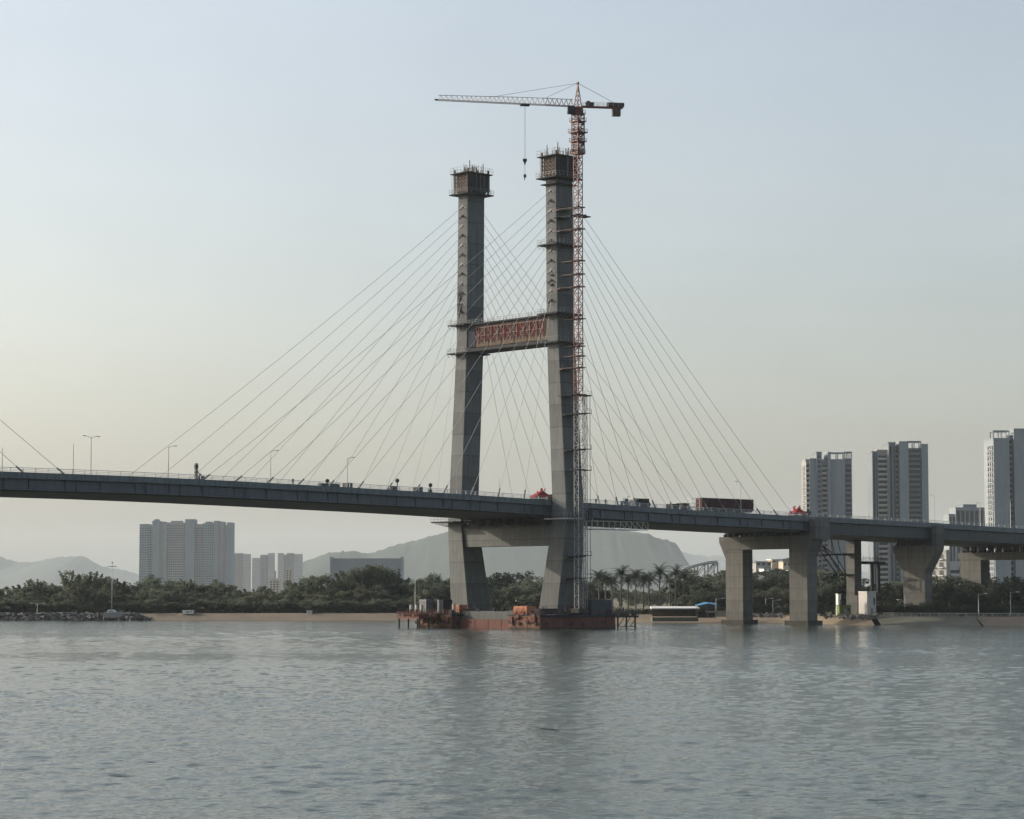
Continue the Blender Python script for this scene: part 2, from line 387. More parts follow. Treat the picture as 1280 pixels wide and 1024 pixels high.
# ---- hills
def hill(prof, Y, depth, seed, rise_to=0.25):
    """prof: ridge line as picture columns and rows, set at distance Y; a real mound with slopes before and behind the ridge"""
    r = np.random.default_rng(seed)
    pts = [at(px, py, Y) for px, py in prof]
    xs = np.arange(pts[0].x, pts[-1].x, 9.0 * Y / 8000); hz = np.interp(xs, [p.x for p in pts], [p.z for p in pts])
    ph = r.random((14, 3)) * 6.28; kk = 0.006 * (40 ** r.random(14))
    g = G(); vs = [-1.0, -.82, -.66, -.5, -.36, -.24, -.13, -.05, 0, .06, .2, .45, 1.0]; n = len(vs)
    for i, x in enumerate(xs):
        for v in vs:
            fall = (1 - abs(v)) ** 1.35 if v < 0 else (1 - v) ** 1.1
            wob = sum(math.sin(kk[j] * x + ph[j, 0] + v * 5 * math.cos(ph[j, 1])) / (1 + kk[j] * 160) for j in range(14))
            rough = r.normal(0, 1.6) * Y / 8000
            z = -8 + (hz[i] + 8 + rough * (1 if abs(v) < .9 else 0)) * fall + wob * 8 * (1 - abs(v)) * (0 if v == 0 else 1)
            g.v.append((x, Y + v * depth + wob * 12 * (0 if v == 0 else 1), z))
    for i in range(len(xs) - 1):
        for k in range(n - 1): g.f.append((i * n + k, (i + 1) * n + k, (i + 1) * n + k + 1, i * n + k + 1))
    return link('hill', g.mesh('hill', M['hill'], True), None, 'structure')
hill([(-420, 735), (-300, 712), (-200, 700), (-120, 690), (-60, 688), (-20, 693), (0, 696), (18, 702), (45, 702), (72, 697), (100, 695), (111, 698), (121, 707), (146, 711), (172, 717), (215, 726), (290, 735), (380, 742)], 16500, 2600, 1)
hill([(330, 742), (352, 722), (378, 702), (395, 697), (410, 691), (425, 690), (442, 689), (463, 692), (475, 688), (500, 680), (522, 675), (550, 667), (590, 660), (640, 655), (700, 655), (760, 659), (808, 667), (824, 673), (836, 676), (846, 680), (848.5, 684), (849.5, 742)], 9000, 1800, 2)
hill([(800, 720), (835, 692), (850, 688), (864, 693), (880, 695), (905, 694), (940, 700), (1000, 706), (1080, 715), (1200, 728), (1300, 740)], 20000, 2600, 4)
hill([(880, 741), (905, 735), (925, 722), (944, 709), (960, 702), (975, 699), (990, 698), (1010, 700), (1035, 710), (1060, 724), (1090, 740)], 1500, 120, 5)

# ---- haze: the air itself
def haze(density):
    g = G().box(-26000, 26000, -300, 26000, -9.5, 640)
    m = bpy.data.materials.new('hazy_air'); m.use_nodes = True; nt = m.node_tree
    nt.nodes.remove(nt.nodes['Principled BSDF'])
    v = nt.nodes.new('ShaderNodeVolumePrincipled')
    v.inputs['Color'].default_value = (.84, .93, .985, 1); v.inputs['Density'].default_value = density; v.inputs['Anisotropy'].default_value = 0.0
    _lk(nt, v.outputs[0], nt.nodes['Material Output'].inputs['Volume'])
    o = link('haze', g.mesh('haze', m), None, 'stuff')
    o['label'] = 'pale blue-grey haze hanging over the water and the far shore'
    o['category'] = 'haze'
haze(0.000036)
# ================================================================== BRIDGE
ZT = [(-520, 26.5), (-420, 28.6), (-300, 31.6), (-220, 33.1), (-160, 33.9), (-125, 33.95), (-100, 33.75), (-76, 33.4), (-37, 32.75), (0, 31.85), (44, 30.7), (92, 29.9), (112, 29.6), (152, 29.0), (195, 28.1), (260, 26.6), (340, 24.6), (430, 22.4)]
def zdeck(s): return float(np.interp(s, [a for a, b in ZT], [b for a, b in ZT]))
CROSS_S = list(np.arange(-430, 97, 8.0))
HW = 17.0
def sweep(section, s_list, zoff=0.0):
    """section: closed list of (t, dz) swept along the deck"""
    return G().loft([[(s, t, zdeck(s) + dz + zoff) for t, dz in section] for s in s_list])

def rail_geo(s0, s1, t, step=3.0):
    g = G(); ss = np.arange(s0, s1 + .01, step)
    for s in ss: g.cbox((s, t, zdeck(s) + .72), (.16, .12, 1.0))
    for dz, w in ((.52, .075), (.85, .075), (1.2, .11)):
        for a in np.arange(s0, s1 - .1, 12.0):
            b = min(a + 12, s1); g.bar((a, t, zdeck(a) + dz), (b, t, zdeck(b) + dz), w)
    return g

# ---- main deck
S0, S1, S2 = -430.0, 97.5, 430.0
dk = Th('bridge_deck', 'long blue-grey steel deck of the cable-stayed span crossing the water', 'bridge deck', (0, 0, zdeck(0)), bridge=True)
sl_ = list(np.arange(S0, S1 - 3, 9.0)) + [S1]
dk.part('deck_slab', sweep([(-HW, -.05), (-HW, -1.05), (-HW + .35, -1.2), (HW - .35, -1.2), (HW, -1.05), (HW, -.05)], sl_), 'girder_edge')
dk.part('road_surface', sweep([(-HW + .8, -.045), (HW - .8, -.045), (HW - .8, .03), (-HW + .8, .03)], sl_), 'asphalt')
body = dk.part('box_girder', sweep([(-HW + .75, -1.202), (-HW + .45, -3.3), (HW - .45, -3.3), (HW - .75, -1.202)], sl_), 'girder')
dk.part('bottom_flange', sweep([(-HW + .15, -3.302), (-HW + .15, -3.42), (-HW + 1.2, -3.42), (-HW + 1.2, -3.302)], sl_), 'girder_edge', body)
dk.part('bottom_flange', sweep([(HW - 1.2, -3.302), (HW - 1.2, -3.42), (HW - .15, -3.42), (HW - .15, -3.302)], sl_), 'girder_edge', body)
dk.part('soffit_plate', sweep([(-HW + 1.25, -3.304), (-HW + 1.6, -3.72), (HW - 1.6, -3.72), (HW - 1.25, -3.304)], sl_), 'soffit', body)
for s in np.arange(-170, 95, 8.8):           # web stiffeners and cable anchor gussets on the near web
    gg = G(); z = zdeck(s)
    gg.add([(s - .09, -HW + .74, z - 1.22), (s + .09, -HW + .74, z - 1.22), (s + .09, -HW + .46, z - 3.28), (s - .09, -HW + .46, z - 3.28),
            (s - .09, -HW + .35, z - 1.22), (s + .09, -HW + .35, z - 1.22), (s + .09, -HW + .30, z - 3.28), (s - .09, -HW + .30, z - 3.28)],
           [(4, 5, 6, 7), (0, 4, 7, 3), (1, 2, 6, 5), (0, 1, 5, 4), (3, 7, 6, 2)])
    dk.part('web_stiffener', gg, 'girder', body)
    if int(s) % 2: dk.part('drain_pipe', G().tube([(s + 2.6, -HW + .2, z - 1.0), (s + 2.6, -HW + .2, z - 3.9)], .11, 6), 'steel_dark', body)
for t in (-HW + .35, HW - .35):
    dk.part('kerb', sweep([(t - .25, -.049), (t + .25, -.049), (t + .22, .28), (t - .22, .28)], sl_), 'girder_edge')
    dk.part('railing', rail_geo(S0, S1 - 1, t), 'galv')
# ---- approach deck
da = Th('approach_deck', 'grey concrete approach deck running on piers towards the high-rise shore', 'bridge deck', (98, 0, zdeck(98)), bridge=True)
sl2 = [98.3] + list(np.arange(106, S2, 9.0)) + [S2]
da.part('deck_slab', sweep([(-HW, -.05), (-HW, -.95), (-HW + 1.2, -1.25), (HW - 1.2, -1.25), (HW, -.95), (HW, -.05)], sl2), 'girder_edge')
da.part('road_surface', sweep([(-HW + .8, -.045), (HW - .8, -.045), (HW - .8, .03), (-HW + .8, .03)], sl2), 'asphalt')
for t0, t1 in ((-HW + .9, -1.2), (1.2, HW - .9)):
    bx = da.part('box_girder', sweep([(t0, -1.252), (t0 + .25, -4.2), (t1 - .25, -4.2), (t1, -1.252)], sl2), 'concrete_girder' if 'concrete_girder' in M else 'girder')
for t in (-HW + .35, HW - .35):
    da.part('kerb', sweep([(t - .25, -.049), (t + .25, -.049), (t + .22, .45), (t - .22, .45)], sl2), 'girder_edge')
    da.part('railing', rail_geo(99, S2, t, 3.0), 'galv')

# ---- tower
LEG = [(2.6, 16.6, 7.2, 8.2), (21.0, 19.3, 5.9, 6.7), (27.5, 20.1, 5.45, 6.2), (32, 19.95, 5.25, 6.0), (55, 18.6, 4.8, 5.95), (75, 17.45, 4.4, 5.9), (95, 17.2, 4.2, 5.9), (115.2, 17.0, 4.04, 5.9)]
def leg_at(z):
    zs = [l[0] for l in LEG]; return tuple(float(np.interp(z, zs, [l[k] for l in LEG])) for k in (1, 2, 3))
def ring_rect(z, c, w, L, side, ch=.18):
    t0, t1 = side * c - w / 2, side * c + w / 2; a = L / 2
    return [(-a + ch, t0, z), (a - ch, t0, z), (a, t0 + ch, z), (a, t1 - ch, z), (a - ch, t1, z), (-a + ch, t1, z), (-a, t1 - ch, z), (-a, t0 + ch, z)]
NC = 12
def anchor_z(i): return 82.5 + i * (110.6 - 82.5) / (NC - 1)      # i = 0 lowest (shortest cable)
def s_left(i): return -11.5 - 8.8 * i
def s_right(i): return 14.6 + 6.86 * i

def ring_platform(g, z, side, out=1.2, th=.22, s_ext=(0, 0), t_ext=(0, 0)):
    c, w, L = leg_at(z); t0, t1 = side * c - w / 2, side * c + w / 2; a = L / 2
    x0, x1, y0, y1 = -a - out - s_ext[0], a + out + s_ext[1], t0 - out - t_ext[0], t1 + out + t_ext[1]
    e = .004
    g.box(x0, x1, y0, t0 - e, z - th, z); g.box(x0, x1, t1 + e, y1, z - th, z)
    g.box(x0, -a - e, t0 - e, t1 + e, z - th, z); g.box(a + e, x1, t0 - e, t1 + e, z - th, z)
    return (x0, x1, y0, y1)
def rail_rect(g, r, z, h=1.2, w=.05, step=1.3):
    x0, x1, y0, y1 = r; cs = [(x0, y0), (x1, y0), (x1, y1), (x0, y1)]
    for k in range(4):
        a, b = cs[k], cs[(k + 1) % 4]; n = max(1, round(math.dist(a, b) / step))
        for i in range(n):
            q = i / n; p = (a[0] + (b[0] - a[0]) * q, a[1] + (b[1] - a[1]) * q)
            g.bar((p[0], p[1], z), (p[0], p[1], z + h + rng.uniform(-.1, .25)), w)
        for hh in (.5 * h, h): g.bar((*a, z + hh), (*b, z + hh), w)

def make_tower(s_org, detail, label):
    tw = Th('bridge_tower', label, 'bridge tower', (0, 0, 0), bridge=True)
    tw.o.location = b2w(s_org, 0, 0)
    for side in (-1, 1):
        nm = 'near' if side < 0 else 'far'
        lg = tw.part('leg', G().loft([ring_rect(z, c, w, L, side) for z, c, w, L in LEG]), 'concrete')
        # cable anchor brackets: chevron ribs on the two long faces
        for i in range(NC):
            z = anchor_z(i); c, w, L = leg_at(z)
            for f in (-1, 1):
                x = f * L / 2; g = G()
                for sg in (-1, 1):
                    g.bar((x + f * .12, side * c, z + .55), (x + f * .12, side * c + sg * w * .33, z - .45), .13, .22)
                g.cbox((x + f * .2, side * c, z + .1), (.42, .4, .4))
                tw.part('anchor_bracket', g, 'steel_grey' if i % 2 else 'steel_dark', lg)
        if not detail: continue
        # climbing formwork at the head
        z0, z1 = 114.4, 119.7; c, w, L = leg_at(115); t0, t1 = side * c - w / 2, side * c + w / 2; a = L / 2
        fw = tw.part('formwork_head', G().box(-a - .32, a + .32, t0 - .32, t1 + .32, z0 + .3, z1), 'brown_form')
        g = G()
        for z in np.arange(z0 + .8, z1, 1.05):           # walers round the shutter
            for y in (t0 - .44, t1 + .44): g.bar((-a - .5, y, z), (a + .5, y, z), .2)
            for x in (-a - .44, a + .44): g.bar((x, t0 - .5, z), (x, t1 + .5, z), .2)
        tw.part('waler', g, 'brown_form', fw)
        g = G()
        for x in np.linspace(-a - .6, a + .6, 6):
            for y in (t0 - .62, t1 + .62): g.bar((x, y, z0 - .2), (x, y, z1 + .3), .16)
        for y in np.linspace(t0 - .6, t1 + .6, 5):
            for x in (-a - .62, a + .62): g.bar((x, y, z0 - .2), (x, y, z1 + .3), .16)
        for x in (-a - .62, a + .62):
            for y in (t0 - .62, t1 + .62): g.bar((x, y, z0 - .4), (x, y, z1 + 1.1), .42)
        tw.part('soldier_beam', g, 'brown_form', fw)
        tw.part('screen_panel', G().box(-a - .98, a + .98, t0 - .86, t0 - .80, z0 + .5, z1 - .1), 'net', fw)
        g = G(); rr = [ring_platform(g, z0 - .2, side, 1.7, .3)]; tw.part('work_platform', g, 'steel_dark', fw)
        g = G(); rr.append(ring_platform(g, z1 + .02, side, 1.5, .25)); tw.part('work_platform', g, 'steel_dark', fw)
        g = G(); rail_rect(g, rr[0], z0 - .2, 1.2); rail_rect(g, rr[1], z1, 1.5)
        for q in range(9):
            x = rng.uniform(-a - 1.2, a + 1.2); y = rng.choice([t0 - 1.3, t1 + 1.3]); g.bar((x, y, z0 - .2), (x + rng.uniform(-.3, .3), y, z1), .07)
        tw.part('guard_rail', g, 'steel_grey', fw)
        g = G()
        for q in range(46):                              # rebar and formwork jacks standing out of the head
            x = rng.uniform(-a, a); y = rng.uniform(t0, t1); g.bar((x, y, z1 - .3), (x + rng.uniform(-.1, .1), y, z1 + rng.uniform(.6, 2.6)), .10)
        for q in range(4): 
            x, y = rng.choice([-a, a]) * .8, rng.choice([t0, t1]); g.bar((x, y, z1 - .3), (x, y, z1 + 2.6 + q * .25), .16)
        tw.part('reinforcing_bar', g, 'brown_form', fw, kind='stuff')
        # hanging platform a little lower down and steps on the outer faces
        if side < 0:
            g = G(); r_ = ring_platform(g, 112.6, side, .9, .22); g.bar((-a - .6, t0 - .5, 112.6), (-a - .9, t1 + .6, 113.9), .5)
            tw.part('work_platform', g, 'steel_dark', lg)
        # working platforms on the leg
        for z in ((79.4, 72.1, 97.0) if side < 0 else (79.4, 71.9)):
            g = G(); e = (.9, .2) if z < 90 else (.7, .1)
            r_ = ring_platform(g, z, side, 1.15, .34, s_ext=e, t_ext=(0, 0) if side > 0 else (.5, 0))
            for x in np.arange(r_[0], r_[1], 1.4):         # brackets under it
                for y, yy in ((r_[2], side * leg_at(z)[0] - leg_at(z)[1] / 2), (r_[3], side * leg_at(z)[0] + leg_at(z)[1] / 2)):
                    g.bar((x, y, z - .3), (x, yy, z - 1.3), .09)
            pf = tw.part('work_platform', g, 'steel_dark', lg)
            g = G(); rail_rect(g, r_, z, 1.15); tw.part('guard_rail', g, 'steel_grey', pf)
        # ladder cage up the light face
        g = G(); zl = (83.0, 89.5) if side > 0 else (84, 91.5); cc, ww, LL = leg_at(86); x = -LL / 2 - .25
        if side > 0:
            for k in range(4): tw.part('cage_panel', G().box(x - .2, x + .2, side * cc + .55, side * cc + 1.35, zl[0] + k * 1.3, zl[0] + k * 1.3 + 1.05), 'steel_dark', lg)
            g.bar((x, side * cc + .5, zl[0] - 4), (x, side * cc + .5, zl[1] + 1), .1); g.bar((x, side * cc + 1.4, zl[0] - 4), (x, side * cc + 1.4, zl[1] + 1), .1)
        else:
            for k, (dz, l) in enumerate(((2.4, .5), (5.0, .3))): tw.part('cage_panel', G().box(x - .2, x + .2, side * cc - .6, side * cc + .3, zl[0] + dz, zl[0] + dz + l), 'steel_dark', lg)
        if g.v: tw.part('ladder', g, 'steel_dark', lg, kind='stuff')
        # climbing shoes left on the outer faces
        for z in np.arange(84, 113, 4.4):
            cc, ww, LL = leg_at(z); g = G()
            g.cbox((LL / 2 + .3, side * cc - ww * .2, z), (.6, .5, .35)); g.cbox((-LL / 2 + .9, side * cc + ww / 2 + .25, z), (.5, .5, .3))
            tw.part('climbing_shoe', g, 'steel_dark', lg)
    # upper crossbeam
    z0, z1 = 72.3, 79.0; c, w, L = leg_at(75); t0, t1 = -c + w / 2 + .003, c - w / 2 - .003; a = 2.35
    cb = tw.part('upper_crossbeam', G().box(-a, a, t0, t1, z0 + .5, z1 - .1), 'concrete' if not detail else 'brown_form')
    if detail:
        n = 22; dt = (t1 - t0 - 3.2) / n
        for i in range(n):                                # red shutter panels, each its own piece, lacing over them
            y = t0 + .1 + i * dt; g = G(); d = .10 + .12 * (i % 2)
            g.box(-a - d, -a - .004, y + .07, y + dt - .07, z0 + 2.25, z1 - .95)
            tw.part('shutter_panel', g, 'red_form' if (i * 7) % 5 else 'brown_form', cb)
            if True:
                g = G(); k = (1 if i % 4 else -1)
                zm_ = (z0 + z1) / 2 + .3
                g.bar((-a - .45, y, z0 + 1.9 if i % 2 else zm_), (-a - .45, y + dt, zm_ if i % 2 else z0 + 1.9), .10)
                g.bar((-a - .45, y, zm_ if i % 2 else z1 - .9), (-a - .45, y + dt, z1 - .9 if i % 2 else zm_), .10)
                g.bar((-a - .5, y, zm_), (-a - .5, y + dt, zm_), .14); g.bar((-a - .5, y, z1 - 1.0), (-a - .5, y + dt, z1 - 1.0), .12)
                g.bar((-a - .42, y, z0 + 1.6), (-a - .42, y, z1 - .7), .12)
                tw.part('lacing_bar', g, ('faded_red', 'red_steel', 'brown_form', 'red_steel')[i % 4], cb)
        tw.part('shutter_panel', G().box(-a - .35, -a - .004, t1 - 3.0, t1 - .1, z0 + .9, z1 - .7), 'navy', cb, label='navy sheet over the far end of the crossbeam')
        for i in range(11):
            dt2 = (t1 - t0 - 3.2) / 11; y = t0 + i * dt2 + .08
            tw.part('timber_board', G().box(-a - .3 - .08 * (i % 2), -a - .004, y, y + dt2 - .12, z0 + .75, z0 + 2.0), 'timber', cb)
        g = G().box(-a - 1.1, a + 1.1, t0 + .02, t1 - .02, z0 - .35, z0 + .45); 
        tw.part('falsework_deck', g, 'steel_dark', cb)
        g = G().box(-a - .9, a + .9, t0 + .02, t1 - .02, z1 - .05, z1 + .3)
        tp = tw.part('work_platform', g, 'steel_dark', cb)
        g = G()
        for x in (-a - .85, a + .85):
            for y in np.arange(t0 + .4, t1, 1.2): g.bar((x, y, z1 + .3), (x, y, z1 + rng.uniform(1.0, 1.7)), .06)
            for hh in (.75, 1.25): g.bar((x, t0 + .3, z1 + hh), (x, t1 - .3, z1 + hh), .05)
        for q in range(70):
            x, y = rng.uniform(-a, a), rng.uniform(t0 + .5, t1 - .5); g.bar((x, y, z1 + .2), (x + rng.uniform(-.3, .3), y + rng.uniform(-.3, .3), z1 + rng.uniform(.5, 1.5)), .07)
        tw.part('guard_rail', g, 'steel_grey', tp)
    # lower crossbeam
    z0, z1 = 20.9, 26.1; c, w, L = leg_at(23.5); t0, t1 = -c + w / 2 - .6, c - w / 2 + .6
    lb = tw.part('lower_crossbeam', G().loft([[(-2.5, t0, z0), (2.5, t0, z0), (2.5, t1, z0), (-2.5, t1, z0)], [(-2.5, t0, z1), (2.5, t0, z1), (2.5, t1, z1), (-2.5, t1, z1)]]), 'concrete')
    if detail:
        for y, wd in ((-13.5, 2.2), (-10, 1.2), (-6.5, 1.8), (-3, 1.4), (.6, 2.0), (4, 1.2), (7.2, 2.4), (11, 3.0), (14.5, 2.6)):
            zt = zdeck(0) - 3.74; g = G().box(-1.6, 1.6, y, y + wd, z1 + .004, zt - .5); g.box(-2.2, 2.2, y - .2, y + wd + .2, zt - .5, zt)
            tw.part('bearing_block', g, 'net', lb)
        g = G().box(-3.9, -2.55, -16, 15.6, z1 - .15, z1 + .12); tw.part('work_platform', g, 'steel_dark', lb)
        g = G()
        for y in np.arange(-15.5, 15.5, 1.4): g.bar((-3.85, y, z1 + .1), (-3.85, y, z1 + 1.2), .06)
        for hh in (.6, 1.15): g.bar((-3.85, -16, z1 + hh), (-3.85, 15.6, z1 + hh), .05)
        for q in range(26):
            y = rng.uniform(-16, 15); g.cbox((rng.uniform(-3.6, -2.7), y, z1 + .5), (rng.uniform(.2, .6), rng.uniform(.2, 1.2), rng.uniform(.5, 1.3)))
        tw.part('guard_rail', g, 'steel_dark', lb)
        for side in (-1, 1):
            g = G(); r_ = ring_platform(g, 27.6, side, 1.3, .3, s_ext=(2.6, 0) if side > 0 else (0, .2), t_ext=(0, 1.0) if side > 0 else (.3, 0)); g2 = G(); rail_rect(g2, r_, 27.6, 1.3)
            for x in np.arange(r_[0], r_[1], 1.2): g.bar((x, r_[3] if side > 0 else r_[2], 27.4), (x * .6, side * 21.5, 26.2), .1)
            pf = tw.part('work_platform', g, 'steel_dark' if side > 0 else 'galv', tw.o); tw.part('guard_rail', g2, 'steel_grey', pf)
    return tw
TW = make_tower(0, True, 'tall concrete H-shaped bridge tower with formwork heads and red crossbeam shutters')
make_tower(-252, False, 'plain concrete H-shaped bridge tower at the other end of the main span')

# ---- stay cables: one thing each
def cable(sa, ta, za, sb, tb, zb, label, group):
    a = Vector((sa, ta, za)); b = Vector((sb, tb, zb)); n = 14
    sag = 0.011 * math.hypot(sb - sa, tb - ta)
    pts = [a.lerp(b, k / n) - Vector((0, 0, 4 * sag * (k / n) * (1 - k / n))) for k in range(n + 1)]
    g = G().tube(pts, .047, 6)
    o = single('stay_cable', g, 'cable', label, 'cable', (sa, ta, za), True, group=group)
    g = G().tube([pts[0] - (pts[1] - pts[0]).normalized() * .5, pts[0] + (pts[1] - pts[0]).normalized() * 2.4], .2, 8)
    link('anchor_sleeve', g.mesh('anchor_sleeve', M['steel_grey'], False, (sa, ta, za)), o)
ORD = ['longest', 'second longest', 'third longest', 'fourth longest', 'fifth longest', 'sixth longest', 'sixth shortest', 'fifth shortest', 'fourth shortest', 'third shortest', 'second shortest', 'shortest'][::-1]
for side in (-1, 1):
    nm = 'crane-side leg' if side < 0 else 'craneless leg'
    for i in range(NC):
        z = anchor_z(i); c, w, L = leg_at(z)
        s = s_left(i) + (-.0 if side < 0 else -1.5)
        cable(s, side * 16.2, zdeck(s) + .1, -L / 2 - .3, side * c, z, f'{ORD[i]} thin stay cable from the {nm} to the main span over water', f'main span stay cables of the {nm}')
        s = s_right(i)
        cable(s, side * 16.2, zdeck(s) + .1, L / 2 + .3, side * c, z, f'{ORD[i]} thin stay cable from the {nm} to the side span towards shore', f'side span stay cables of the {nm}')
    for i in (11, 10, 9, 8):
        z = anchor_z(i); c, w, L = leg_at(z); s = -252 + 9.9 * i - .5
        cable(s, side * 16.2, zdeck(s) + .1, -252 + L / 2 + .3, side * c, z, f'{ORD[i]} stay cable of the other tower, {"fastened to the lamp post edge" if side < 0 else "fastened to the edge without lamp posts"}', 'stay cables of the other tower')

# ---- piers
def pier(name, label, s0, L, legs, cap, cz0, cz1, zb, block=None, flare=2.4, wet=True):
    pr = Th(name, label, 'bridge pier', (s0 + L / 2, 0, zb), bridge=True, group='approach piers')
    for (ta, tb) in legs:
        lg = pr.part('column', G().loft([[(s0, ta, z), (s0 + L, ta, z), (s0 + L, tb, z), (s0, tb, z)] for z in (zb, cz0 + .01)]), 'concrete_pier')
        if wet: pr.part('footing', G().box(s0 - 1.0, s0 + L + 1.0, ta - 1.0, tb + 1.0, zb - 1.5, zb + 1.25), 'concrete_wet', lg)
    t0, t1 = cap; ta = min(l[0] for l in legs); tb = max(l[1] for l in legs)
    e = .06
    sec = [(ta, cz0), (tb, cz0), (t1, cz1 - 1.6), (t1, cz1), (t0, cz1), (t0, cz1 - 1.6)]
    if flare:
        zf = cz0 - flare
        for (la, lb) in legs:
            if la == ta: pr.part('corbel', G().loft([[(s, la, zf), (s, la + .4, cz0 + .3), (s, t0 + .2, cz1 - 1.7), (s, t0, cz1 - 1.7)] for s in (s0 - e, s0 + L + e)]), 'concrete_pier')
            if lb == tb: pr.part('corbel', G().loft([[(s, lb, zf), (s, t1, cz1 - 1.7), (s, t1 - .2, cz1 - 1.7), (s, lb - .4, cz0 + .3)] for s in (s0 - e, s0 + L + e)]), 'concrete_pier')
    cp = pr.part('cap_beam', G().loft([[(s, t, z) for t, z in sec] for s in (s0 - .12, s0 + L + .12)]), 'concrete_pier')
    for k, y in enumerate(np.linspace(t0 + 1.5, t1 - 1.5, 11)):
        zt = zdeck(s0 + L / 2) - (3.72 if s0 < 97 else 4.2)
        g = G().cbox((s0 + L / 2, y, (cz1 + zt) / 2), (1.3, 1.1 + .5 * (k % 3), zt - cz1 - .01)); g.cbox((s0 + L / 2 - .9, y + .5, cz1 + .35), (.6, .5, .7)); pr.part('bearing', g, 'net', cp)
    if block: pr.part('end_block', G().loft([[(s, t, z) for t, z in ((block[2], cz1 - 1.2), (block[3], cz1 - .6), (block[3], zdeck(s0) - .35), (block[2], zdeck(s0) - .35))] for s in block[:2]]), 'concrete_pier', cp)
    return pr
p1 = pier('bridge_pier', 'concrete portal pier standing in the water with two broad columns', 95.5, 4.2, [(-16.0, -9.4), (8.2, 14.8)], (-18.2, 17.2), 21.3, 25.0, 0, (95.2, 101.5, -19.3, -17.1))
p2 = pier('bridge_pier', 'flared concrete pier on land with one broad column among dark trees', 150, 3.6, [(-14.2, -6.2)], (-18.3, -2.6), 18.4, 22.9, GROUND_Z, (149.9, 153.6, -18.6, -17.1), flare=3.6, wet=False)
p3 = pier('bridge_pier', 'concrete portal pier on land farthest from the tower', 205, 4.6, [(-17.2, -12.6), (6.8, 14.7)], (-19.5, 15.6), 19.3, 21.7, GROUND_Z, None, flare=0, wet=False)
g = G().box(150, 153.3, 12.4, 15.6, GROUND_Z, zdeck(150) - 4.21); g.box(149.9, 153.4, 11.2, 15.7, GROUND_Z, 8.2)
single('slender_pier', g, 'concrete_pier', 'slender square concrete column beside the dark steel stair frame', 'bridge pier', (151.5, 14, GROUND_Z), True)
for k in range(1, 4):
    s = 205 + 56 * k; pier('bridge_pier', 'concrete portal pier of the approach out past the last towers', s, 4.4, [(-16, -9.4), (8.2, 14.8)], (-18, 17), zdeck(s) - 8.4, zdeck(s) - 5.4, GROUND_Z, None, 0, False)
